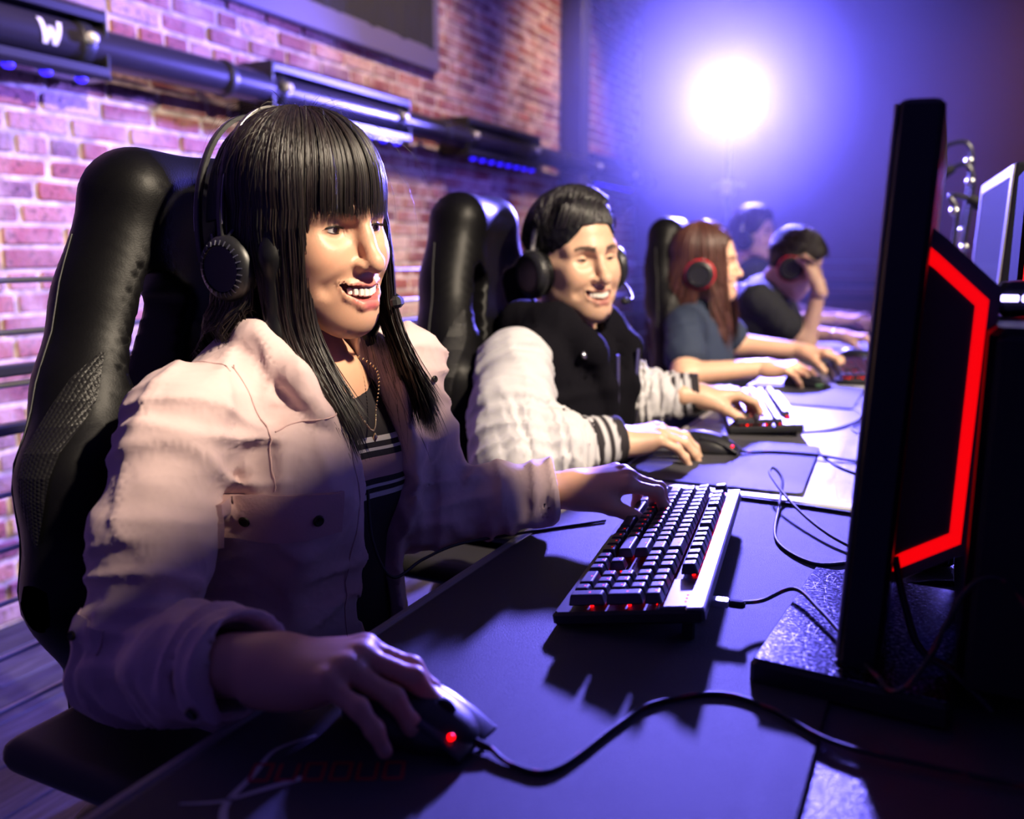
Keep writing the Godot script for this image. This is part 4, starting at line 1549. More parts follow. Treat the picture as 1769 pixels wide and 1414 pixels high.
# ---------------------------------------------------------------- gaming chairs (own axes: seat looks towards +x)
func gaming_chair(label: String, at: Vector3, turn: float, cell: float) -> Node3D:
	var t := thing("gaming_chair", label, "chair", at, deg_to_rad(turn), "black gaming chairs in the row")
	var lean := Transform3D(Basis(Vector3.BACK, deg_to_rad(3)), Vector3(-.20, .46, 0))
	var f := SDF.new()
	var q := func(x: float, y: float, z: float) -> Vector3: return lean * Vector3(x, y * .925, z)
	var R := lean.basis
	f.box(Transform3D(R, q.call(0, .27, 0)), Vector3(.045, .27, .16), .035, .03)
	f.box(Transform3D(R, q.call(.004, .62, 0)), Vector3(.043, .19, .115), .04, .06)
	for s in [-1.0, 1.0]:
		f.chain([q.call(.01, .03, s * .150), q.call(.035, .16, s * .182), q.call(.055, .33, s * .232), q.call(.05, .46, s * .222), q.call(.015, .56, s * .170), q.call(.0, .66, s * .125), q.call(.005, .77, s * .085)], [.036, .042, .047, .044, .037, .035, .035], .075)
		# belt slots
		f.box(Transform3D(R * Basis(Vector3.RIGHT, s * deg_to_rad(-24)), q.call(0, .61, s * .102)), Vector3(.2, .07, .038), .014, .012, 1)
	f.cap(q.call(.01, .795, -.07), q.call(.01, .795, .07), .04, .04, .04)
	var b := MB.new()
	f.whole(b, cell)
	obj("backrest", b, M.leather, t)
	# bolster patches with a raised dot weave, seams
	var dots := relief(mat(lin(.008, .0075, .008), .45, 0.0, .35), weave_tex(), .07, 30.0)
	for s in [-1.0, 1.0]:
		var o := MB.new()
		var rings := []
		for k in 9:
			var h := k / 8.0
			var wdt := .034 * sin(PI * clampf(h * .96 + .02, 0, 1))
			var row := []
			for i in 9:
				var a := -1.0 + i / 4.0
				var p: Vector3 = q.call(.062 + a * wdt * .6, .40 + h * .20, s * .42)
				row.append(drop_on(f, p, Vector3(0, 0, -s)) + Vector3(0, 0, s * .0035))
			rings.append(row)
		for k in 8:
			for i in 8:
				o.flat([rings[k][i], rings[k][i + 1], rings[k + 1][i + 1], rings[k + 1][i]], Vector3(0, 0, s))
		obj("bolster_patch", o, dots, t)
		var sm := MB.new()
		var line := []
		for k in 25:
			var h := k / 24.0
			var sp := drop_on(f, q.call(-.012 + .03 * sin(h * PI), .06 + h * .68, s * .42), Vector3(0, 0, -s), .5)
			if absf(f.at(sp, f.all())) < .004:
				line.append(sp)
		sm.tube(line, .0011, 5)
		obj("seam", sm, mat(lin(.03, .03, .03), .6), t)
	# seat
	var sf := SDF.new()
	sf.box(T(Vector3(.03, .435, 0)), Vector3(.25, .055, .19), .05, .03)
	for s in [-1.0, 1.0]:
		sf.cap(Vector3(-.18, .455, s * .215), Vector3(.24, .45, s * .225), .052, .05, .03)
	var sb := MB.new()
	sf.whole(sb, .014)
	obj("seat", sb, M.leather, t)
	for s in [-1.0, 1.0]:
		var ar := Node3D.new()
		ar.name = "armrest"
		t.add_child(ar, true)
		var st := MB.new()
		st.box(T(Vector3(.0, .52, s * .285)), Vector3(.05, .22, .028), .005)
		st.box(T(Vector3(.0, .42, s * .24)), Vector3(.06, .02, .12), .004)
		obj("arm_post", st, M.dark_plastic, ar)
		var pf := SDF.new()
		pf.box(T(Vector3(.0, .645, s * .30)), Vector3(.15, .018, .058), .017, .0)
		var pb := MB.new()
		pf.whole(pb, .008)
		obj("arm_pad", pb, mat(lin(.012, .011, .013), .6), ar)
	var gl := MB.new()
	gl.lathe(T(Vector3(0, 0, 0)), [[.03, .09], [.03, .2], [.024, .2], [.024, .39]], 18)
	obj("gas_lift", gl, M.black_paint, t)
	var hub := MB.new()
	hub.lathe(T(Vector3.ZERO), [[.03, .07], [.05, .075], [.05, .12], [.03, .13]], 18)
	obj("hub", hub, M.dark_plastic, t)
	for k in 5:
		var a := TAU * k / 5 + .3
		var d := Vector3(cos(a), 0, sin(a))
		var lg := MB.new()
		lg.tube([d * .04 + Vector3(0, .1, 0), d * .2 + Vector3(0, .095, 0), d * .32 + Vector3(0, .075, 0)], [.03, .024, .017], 10)
		var leg := obj("base_leg", lg, M.dark_plastic, t)
		var cs := MB.new()
		var cx := Transform3D(Basis(Vector3.UP, -a + .6) * Basis(Vector3.RIGHT, PI / 2), d * .32 + Vector3(0, .03, 0))
		cs.lathe(cx, [[.008, -.024], [.028, -.022], [.03, -.012], [.03, -.004], [.012, -.003], [.012, .003], [.03, .004], [.03, .012], [.028, .022], [.008, .024]], 18)
		obj("caster", cs, M.rubber, leg)
	return t
func weave_tex() -> ImageTexture:
	var im := Image.create(128, 128, false, Image.FORMAT_RGB8)
	for y in 128:
		for x in 128:
			var v := absf(sin(x * PI / 16.0)) * absf(sin((y + (8 if (x / 16) % 2 else 0)) * PI / 16.0))
			im.set_pixel(x, y, Color(v, v, v))
	return ImageTexture.create_from_image(im)
func build_chairs() -> void:
	gaming_chair("black leather gaming chair behind the long-haired woman", Vector3(-.635, 0, -.82), 0.0, .009)
	gaming_chair("black gaming chair behind the man in the varsity jacket", Vector3(-.655, 0, -1.63), 3.0, .011)
	gaming_chair("gaming chair with a bright top edge behind the woman in blue", Vector3(-.615, 0, -2.93), 4.0, .014)
# ---------------------------------------------------------------- people
func place(called: String, mb: MB, m: Material, root: Node3D) -> MeshInstance3D:   # mesh given in world axes
	var o := obj(called, mb, m, root)
	o.position = -root.position
	return o
func head_frame(c: Vector3, face: float, nod: float, roll: float) -> Transform3D:   # face: degrees from +z towards +x
	return Transform3D(Basis(Vector3.UP, deg_to_rad(face)) * Basis(Vector3.BACK, deg_to_rad(roll)) * Basis(Vector3.RIGHT, deg_to_rad(nod)), c)
func skin_mat() -> StandardMaterial3D:
	var sk := vmat(.46, .45)
	sk.subsurf_scatter_enabled = true
	sk.subsurf_scatter_strength = .12
	return relief(sk, M.fine, .004, 16.0)
func cloth_folds(amp: float, bones: Array, sd: int) -> Callable:
	# bones: [a, b, reach, along frequency, depth]; folds run round each limb and fade into a finer crumple
	var nz := FastNoiseLite.new()
	nz.seed = sd
	nz.frequency = 1.0
	nz.noise_type = FastNoiseLite.TYPE_SIMPLEX_SMOOTH
	nz.fractal_octaves = 1
	return func(p: Vector3, d: float) -> float:
		if absf(d) > .03:
			return d
		var e := 0.0
		for b in bones:
			var a: Vector3 = b[0]
			var ab: Vector3 = b[1] - a
			var L := ab.length()
			var ax := ab / L
			var ap := p - a
			var h := ap.dot(ax)
			var off := ap - ax * h
			var far := maxf(0.0, maxf(off.length() - b[2], maxf(-h, h - L)))
			var wt := clampf(1.0 - far / .05, 0.0, 1.0)
			if wt <= 0.0:
				continue
			var v := nz.get_noise_3d(h * b[3] + off.x * 5.0 + 7.0, off.y * 5.0 + off.x * 2.0, off.z * 5.0 + h * 3.0)
			var rg := exp(-v * v * 7.0)
			e += wt * b[4] * (rg * 1.3 - .6)
		var v2 := nz.get_noise_3d(p.x * 11.0, p.y * 8.0 + p.x * 8.0, p.z * 11.0 + p.y * 6.0)
		return d - e - amp * (exp(-v2 * v2 * 9.0) - .4)
func strand_color(h: Hair, base: Color, vary: float) -> void:
	var k := 1.0 + h.rng.randf_range(-vary, vary)
	h.mb.col = Color(base.r * k, base.g * k, base.b * k)

func build_girl() -> void:
	var C := Vector3(-.640, 1.1535, -.783)
	var H := head_frame(C, 81.6, 4.0, 4.3)
	H.basis = H.basis.scaled(Vector3(.94, .94, .94))
	var root := thing("person", "long-haired woman in a pink jacket smiling at her monitor", "person", Vector3(-.66, 0, -.79))
	var skin := Color(.60, .335, .22)
	var sk := skin_mat()
	var body := MB.new()
	var hf := head_field({"skin": skin, "lips": Color(.52, .13, .13), "brow": Color(.02, .014, .012), "neck": Vector3(0, -.175, -.05), "neck_r": .046})
	hf.origin = H
	hf.whole(body, .0024)
	# trunk and bare forearms, one surface
	var rs := Vector3(-.672, .955, -.618)
	var re := Vector3(-.655, .742, -.522)
	var rw := Vector3(-.462, .803, -.478)
	var ls := Vector3(-.635, .975, -.955)
	var le := Vector3(-.585, .79, -.93)
	var lw := Vector3(-.438, .812, -1.045)
	var neck0 := H * Vector3(0, -.15, -.045)
	var tr := SDF.new()
	tr.cap(neck0, Vector3(-.672, .98, -.79), .045, .06, .04)
	tr.ell(T(Vector3(-.675, .88, -.79)), Vector3(.088, .15, .14), .05)
	tr.ell(T(Vector3(-.69, .68, -.79)), Vector3(.09, .16, .125), .05)
	tr.chain([rs, re, rw], [.04, .033, .024], .02)
	tr.chain([ls, le, lw], [.04, .033, .024], .02)
	tr.paint = func(_p, _n): return skin
	tr.whole(body, .012)
	var nails := []
	var r_hand := SDF.new()
	hand_field(r_hand, wrist_frame(rw, Vector3(.105, .012, -.030), Vector3(-.12, 1, .12), true), [[28, 32, 18], [26, 34, 18], [32, 30, 16], [26, 26, 16]], [4, 1, -6, -20], [26, 30, 34, 8, 14], .95, nails)
	r_hand.paint = func(_p, _n): return skin
	r_hand.whole(body, .003)
	var l_hand := SDF.new()
	hand_field(l_hand, wrist_frame(lw, Vector3(.10, .022, -.045), Vector3(-.2, 1, .30), false), [[26, 52, 26], [32, 50, 26], [36, 50, 26], [38, 50, 26]], [-1, -1, 4, 10], [20, 26, -30, 8, 14], .95, nails)
	l_hand.paint = func(_p, _n): return skin
	l_hand.whole(body, .003)
	add_nails(body, nails, Color(.62, .36, .28), .95)
	place("body", body, sk, root)
	for s in [-1.0, 1.0]:
		var e := obj("eye", eye_mesh(s, .0050, Vector2(.0015, -.0003), Color(.03, .014, .008)), vmat(.12), root)
		e.transform = Transform3D(H.basis, H.origin - root.position)
		var l := obj("eyelashes", lash_mesh(s, .0050, 1.0), mat(lin(.008, .006, .006), .6), root)
		l.transform = e.transform
	var th := obj("teeth", teeth_mesh(), mat(lin(.78, .73, .64), .22), root)
	th.transform = Transform3D(H.basis, H.origin - root.position)
	# black knitted top
	var sh := SDF.new()
	sh.ell(T(Vector3(-.675, .86, -.79)), Vector3(.100, .17, .142), .05)
	for s in [-1.0, 1.0]:
		sh.ell(T(Vector3(-.618, .865, -.79 + s * .060)), Vector3(.042, .055, .052), .04)
	sh.ell(T(Vector3(-.69, .66, -.79)), Vector3(.106, .17, .133), .05)
	sh.ell(T(Vector3(-.56, 1.02, -.79), 0, 0, 40), Vector3(.06, .09, .055), .01, 1)
	sh.paint = func(_p, _n): return Color(.012, .011, .014)
	var shm := MB.new()
	sh.whole(shm, .004)
	var kt := place("knit_top", shm, relief(vmat(.85), M.fine, .02, 12.0), root)
	for q in [[.032, .006, lin(.55, .5, .48)], [.021, .0035, lin(.55, .5, .48)], [0.0, .024, lin(.44, .25, .24)], [-.021, .0035, lin(.55, .5, .48)], [-.032, .006, lin(.55, .5, .48)]]:
		var band := patch(sh, Vector3(-.45, .886 + q[0] + q[1] / 2, -.70), Vector3(0, -.012, -.18), Vector3(0, -q[1], 0), Vector3(-1, 0, 0), .0009, 26, 2)
		obj("knit_band", band, relief(mat(q[2], .85), M.fine, .02, 12.0), kt)
	# jacket
	var j := SDF.new()
	j.ell(T(Vector3(-.678, .87, -.79)), Vector3(.118, .19, .165), .05)
	for s in [-1.0, 1.0]:
		j.ell(T(Vector3(-.612, .865, -.79 + s * .070)), Vector3(.053, .078, .064), .05)
	j.ell(T(Vector3(-.69, .66, -.79)), Vector3(.125, .19, .158), .05)
	j.cap(Vector3(-.68, .985, -.79), rs, .045, .05, .03)
	j.cap(Vector3(-.68, .985, -.79), ls, .045, .05, .03)
	var rc := re.lerp(rw, .93)
	var lc := le.lerp(lw, .90)
	j.chain([rs, rs.lerp(re, .5) + Vector3(0, 0, .008), re, re.lerp(rw, .5), rc], [.056, .052, .048, .045, .040], .022)
	j.chain([ls, ls.lerp(le, .5), le, le.lerp(lw, .5), lc], [.056, .051, .048, .043, .039], .022)
	# turned cuffs, hollow ends
	j.cap(re.lerp(rw, .72), rc, .047, .0445, .006)
	j.cap(le.lerp(lw, .72), lc, .043, .042, .006)
	var rd := (rw - re).normalized()
	var ld := (lw - le).normalized()
	j.box(Transform3D(Basis.looking_at(rd, Vector3.UP), rc + rd * .06), Vector3(.08, .08, .0585), .002, .002, 1)
	j.box(Transform3D(Basis.looking_at(ld, Vector3.UP), lc + ld * .06), Vector3(.08, .08, .0585), .002, .002, 1)
	j.cap(rc - rd * .035, rc + rd * .02, .036, .037, .003, 1)
	j.cap(lc - ld * .035, lc + ld * .02, .033, .034, .003, 1)
	# collar
	j.chain([Vector3(-.60, 1.0, -.70), Vector3(-.655, 1.03, -.708), Vector3(-.715, 1.04, -.745), Vector3(-.725, 1.042, -.79), Vector3(-.715, 1.04, -.835), Vector3(-.655, 1.03, -.872), Vector3(-.60, 1.0, -.88)], [.012, .018, .02, .02, .02, .018, .012], .012)
	j.chain([Vector3(-.60, .995, -.70), Vector3(-.575, .955, -.715), Vector3(-.572, .93, -.735)], [.014, .011, .008], .012)
	j.chain([Vector3(-.60, .995, -.88), Vector3(-.575, .955, -.865), Vector3(-.572, .93, -.845)], [.014, .011, .008], .012)
	# open front and neck hole
	j.box(Transform3D(Basis(Vector3.RIGHT, deg_to_rad(0)), Vector3(-.52, .80, -.812)), Vector3(.1, .34, .045), .02, .004, 1)
	j.cap(Vector3(-.56, 1.02, -.795), Vector3(-.53, .80, -.812), .06, .045, .008, 1)
	j.cap(Vector3(-.66, 1.10, -.79), Vector3(-.655, .98, -.79), .066, .062, .006, 1)
	# hollow inside, so that the fronts are cloth with an edge
	j.ell(T(Vector3(-.675, .86, -.79)), Vector3(.1015, .172, .144), .004, 1)
	j.ell(T(Vector3(-.69, .66, -.79)), Vector3(.1075, .172, .135), .004, 1)
	for s in [-1.0, 1.0]:
		j.ell(T(Vector3(-.618, .865, -.79 + s * .060)), Vector3(.043, .056, .053), .004, 1)
	j.warp_reach = .012
	j.warp = cloth_folds(.0045, [[rs, re, .07, 23.0, .0058], [re, rc, .06, 25.0, .0052], [ls, le, .07, 22.0, .006], [le, lc, .06, 26.0, .0052], [Vector3(-.62, .98, -.70), Vector3(-.62, .70, -.68), .09, 5.0, .004]], 9)
	var jm := MB.new()
	j.whole(jm, .0046)
	var pink := relief(mat(lin(.58, .42, .41), .82), M.crumple, .26, 1.9)
	pink.rim_enabled = true
	pink.rim = .2
	M.pink = pink
	var jk := place("jacket", jm, pink, root)
	# flaps, buttons, seams
	var jp := func(mb: MB, called: String, m: Material) -> void:
		var o := obj(called, mb, m, jk)
	var dirx := Vector3(-1, 0, -.55).normalized()
	var flap := patch(j, Vector3(-.455, .884, -.508), Vector3(.058, -.006, -.115), Vector3(0, -.044, 0), dirx, .0055, 12, 5, Vector2(.12, 0))
	jp.call(flap, "pocket_flap", relief(mat(lin(.52, .32, .31), .82), M.fine, .03, 10.0))
	var stud := mat(lin(.035, .03, .022), .4, .7)
	var button := func(p: Vector3, dir: Vector3, r: float, lift_ := .002) -> void:
		var w := drop_on(j, p, dir)
		var n := field_normal(j, w, .006)
		var b := MB.new()
		var ax := n.cross(Vector3.UP).normalized()
		b.lathe(Transform3D(Basis(ax, n, ax.cross(n)), w + n * lift_), [[r, 0], [r, .0018], [r * .8, .003], [r * .6, .0022], [.0005, .002]], 16)
		jp.call(b, "button", stud)
	button.call(Vector3(-.437, .857, -.542), dirx, .006, .0058)
	button.call(Vector3(-.410, .853, -.597), dirx, .006, .0058)
	button.call(Vector3(-.40, .945, -.70), Vector3(-1, 0, -.3).normalized(), .005)
	button.call(re.lerp(rw, .82) + Vector3(.02, -.012, .12), Vector3(-.12, 0, -1).normalized(), .0055)
	button.call(rs.lerp(re, .80) + Vector3(-.018, .0, .14), Vector3(0, 0, -1), .0045)
	button.call(Vector3(-.45, .965, -.93), Vector3(-1, 0, 0), .0045)
	var tab := patch(j, rs.lerp(re, .78) + Vector3(-.028, .012, .15), Vector3(.05, -.004, 0), Vector3(0, -.02, 0), Vector3(0, 0, -1), .002, 6, 3)
	jp.call(tab, "sleeve_tab", pink)
	var seam_m := relief(mat(lin(.54, .35, .34), .85), M.fine, .02, 14.0)
	# shoulder seam round the near sleeve, yoke seam, placket edge
	jp.call(seam(j, [Vector3(-.72, 1.2, -.655), Vector3(-.68, 1.2, -.65), Vector3(-.64, 1.2, -.652)], Vector3(0, -1, 0)), "seam", seam_m)
	jp.call(seam(j, [Vector3(-.40, 1.01, -.60), Vector3(-.40, .97, -.607), Vector3(-.40, .93, -.61), Vector3(-.40, .885, -.605)], Vector3(-1, 0, -.25).normalized()), "seam", seam_m)
	jp.call(seam(j, [Vector3(-.40, .944, -.616), Vector3(-.40, .95, -.64), Vector3(-.40, .955, -.69)], Vector3(-1, 0, -.25).normalized()), "seam", seam_m)
	jp.call(seam(j, [Vector3(-.40, .92, -.705), Vector3(-.40, .85, -.708), Vector3(-.40, .76, -.708), Vector3(-.40, .68, -.708)], Vector3(-1, 0, -.2).normalized()), "seam", seam_m)
	# jeans: thighs, shins, shoes
	var lg := SDF.new()
	lg.ell(T(Vector3(-.70, .535, -.79)), Vector3(.13, .09, .165), .05)
	for s in [-1.0, 1.0]:
		var kn := Vector3(-.27, .535, -.79 + s * .11)
		lg.chain([Vector3(-.68, .54, -.79 + s * .09), kn, Vector3(-.30, .10, -.79 + s * .10)], [.085, .062, .045], .03)
	var lm := MB.new()
	lg.whole(lm, .016)
	place("trousers", lm, relief(mat(lin(.02, .022, .035), .85), M.fine, .03, 12.0), root)
	for s in [-1.0, 1.0]:
		var so := SDF.new()
		so.chain([Vector3(-.32, .045, -.79 + s * .10), Vector3(-.22, .04, -.79 + s * .105), Vector3(-.13, .032, -.79 + s * .11)], [.04, .036, .03], .02)
		so.cap(Vector3(-.31, .1, -.79 + s * .10), Vector3(-.31, .04, -.79 + s * .10), .042, .04, .02)
		so.box(T(Vector3(-.22, -.05, -.79 + s * .1)), Vector3(.3, .055, .2), .001, .004, 1)
		var sm := MB.new()
		so.whole(sm, .01)
		place("shoe", sm, mat(lin(.3, .3, .3), .6), root)
	# necklace
	var nk := MB.new()
	var line := curve([H * Vector3(-.042, -.155, -.01), Vector3(-.585, .99, -.755), Vector3(-.572, .945, -.775), Vector3(-.566, .925, -.79), Vector3(-.572, .945, -.805), Vector3(-.585, .99, -.825), H * Vector3(.042, -.155, -.01)], 12)
	for p in line:
		nk.lathe(T(p), [[.0004, -.0014], [.0014, 0], [.0004, .0014]], 6)
	nk.lathe(T(Vector3(-.564, .918, -.79)), [[.0005, -.006], [.0035, 0], [.0005, .005]], 8)
	place("necklace", nk, mat(lin(.7, .5, .3), .25, 1.0), root)
	build_girl_hair(root, H, j)
	build_headset("black headset with silver-edged double band on the long-haired woman", H, 1.0, "edge", .0035)

func build_girl_hair(root: Node3D, H: Transform3D, j: SDF) -> void:
	# close-fitting cap under the strands
	var f := SDF.new()
	f.ell(T(Vector3(0, .034, -.010)), Vector3(.0795, .0905, .1015), .02)
	f.ell(T(Vector3(0, -.05, -.05)), Vector3(.075, .09, .055), .03)
	for s in [-1.0, 1.0]:
		f.chain([Vector3(s * .068, .03, .02), Vector3(s * .0745, -.03, .022), Vector3(s * .072, -.12, .02), Vector3(s * .068, -.19, .018)], [.014, .0125, .013, .013], .02)
	f.ell(T(Vector3(0, -.03, .115)), Vector3(.072, .062, .07), .006, 1)
	f.ell(T(Vector3(0, -.1, .06)), Vector3(.060, .07, .06), .006, 1)
	f.origin = H
	var cm := MB.new()
	f.whole(cm, .004)
	var hm := vmat(.42, .5)
	M.hair = hm
	for i in cm.c.size():
		cm.c[i] = Color(.007, .005, .005)
	var hair_node := place("hair", cm, hm, root)
	var h := Hair.new()
	h.rng.seed = 12
	var base := Color(.016, .011, .0095)
	var E0 := Vector3(0, .034, -.010)
	var all_j := j.all()
	for n in 8600:
		strand_color(h, base, .6)
		var kind := h.rng.randf()
		var lift := h.rng.randf_range(.0, .009)
		var rad := Vector3(.0795, .0905, .1015) + Vector3(lift, lift, lift)
		var pts := []
		if kind < .2:
			# fringe: from the crown forward, cut at the brow
			var az := deg_to_rad(h.rng.randf_range(-57, 57))
			var cut := .012 + h.rng.randf_range(-.005, .004) + .006 * absf(sin(az)) - .010 * pow(absf(az) / .9, 3)
			var th0 := h.rng.randf_range(.12, .5)
			for k in 10:
				var th := lerpf(th0, 1.52, k / 9.0)
				var puff := 1.0 + .055 * sin(PI * clampf((th - .2) / 1.3, 0, 1))
				var p := E0 + Vector3(sin(az * (.75 + .25 * k / 9.0)) * sin(th) * rad.x, cos(th) * rad.y, cos(az) * sin(th) * rad.z) * puff
				if p.y < cut:
					break
				pts.append(p)
			if pts.size() < 3:
				continue
			var e: Vector3 = pts[-1]
			pts.append(Vector3(e.x, cut, e.z - .001))
		else:
			var s := -1.0 if h.rng.randf() < .5 else 1.0
			var az := 0.0
			var front := kind < .56
			if front:
				az = s * deg_to_rad(h.rng.randf_range(47, 84))
			else:
				az = s * deg_to_rad(h.rng.randf_range(80, 178))
			var th0 := h.rng.randf_range(.08, .45)
			for k in 8:
				var th := lerpf(th0, 1.68, k / 7.0)
				var puff := 1.0 + .02 * sin(PI * clampf(th / 1.7, 0, 1))
				pts.append(E0 + Vector3(sin(az) * sin(th) * rad.x, cos(th) * rad.y, cos(az) * sin(th) * rad.z) * puff)
			var e: Vector3 = pts[-1]
			var tip_len := h.rng.randf_range(.22, .285) if front else h.rng.randf_range(.24, .34)
			var dx := h.rng.randf_range(-.006, .006)
			var dz := h.rng.randf_range(-.006, .006)
			var curl := h.rng.randf_range(.6, 1.4)
			for k in range(1, 13):
				var t := k / 12.0
				var q := e + Vector3(dx * t - s * .012 * t * (1.0 if front else .2), -tip_len * t, dz * t)
				if front:
					q.z = lerpf(e.z, lerpf(.052 if s < 0 else .074, .012 if s < 0 else .025, clampf((absf(az) - .82) / .64, 0, 1)), smoothstep(0.0, .7, t)) + dz * t + .03 * pow(t, 4) * curl
					q.x += s * .004 * sin(t * 5.0 + dz * 400.0) + (.008 * smoothstep(0.0, .3, t) if s > 0 else 0.0)
				else:
					q.z -= .035 * t
					q.x *= 1.0 + .22 * t
				pts.append(q)
		var world := []
		for p in pts:
			var w: Vector3 = H * p
			if kind >= .2 and w.y < 1.06:
				if kind >= .56 and w.y > .90 and w.z > -.80:
					var d := j.at(w, all_j)
					if d < .004 and d > -.045:
						w += field_normal(j, w, .004) * (.005 - d + lift)
			world.append(w)
		if kind >= .2 and kind < .56:
			# let the locks hang from the head straight down and rest before the chest
			for k in range(8, world.size()):
				var w: Vector3 = world[k]
				var y0: float = world[7].y
				var dn: float = y0 - w.y
				var fl := smoothstep(.10, .24, dn)
				w.x += fl * .034
				world[k] = w
		h.strand(world, h.rng.randf_range(.0008, .0015), Vector3.ZERO, H * Vector3(0, .0, -.02))
	for n in 150:
		strand_color(h, base, .6)
		var az := h.rng.randf_range(-3.0, 3.0)
		var th := h.rng.randf_range(.1, 1.2)
		var p := E0 + Vector3(sin(az) * sin(th) * .084, cos(th) * .095, cos(az) * sin(th) * .106)
		var dir := Vector3(sin(az) * cos(th), -sin(th), cos(az) * cos(th)) + Vector3(h.rng.randf_range(-.5, .5), h.rng.randf_range(.0, .5), h.rng.randf_range(-.5, .5))
		var out := (p - E0).normalized()
		var L := h.rng.randf_range(.03, .09)
		var w := []
		for k in 7:
			var t := k / 6.0
			w.append(H * (p + dir * L * t + out * L * .25 * sin(t * 3.0) + Vector3(0, -L * .5 * t * t, 0)))
		h.strand(w, .00035, Vector3.ZERO, H * E0)
	for n in 160:
		strand_color(h, base, .6)
		var s := -1.0 if n % 3 else 1.0
		var b0 := H * Vector3(s * h.rng.randf_range(.05, .085), -.14, h.rng.randf_range(.0, .05))
		var L := h.rng.randf_range(.10, .17)
		var ph := h.rng.randf() * TAU
		var amp := h.rng.randf_range(.004, .014)
		var w := []
		for k in 12:
			var t := k / 11.0
			w.append(b0 + Vector3(.03 * t + sin(ph + t * 5.0) * amp * t + .012, -L * t, cos(ph + t * 5.0) * amp * t + s * -.01 * t))
		h.strand(w, .0006, Vector3.ZERO, H * E0)
	place("hair_strands", h.mb, hm, hair_node)
	hair_node.get_child(0).position = Vector3.ZERO

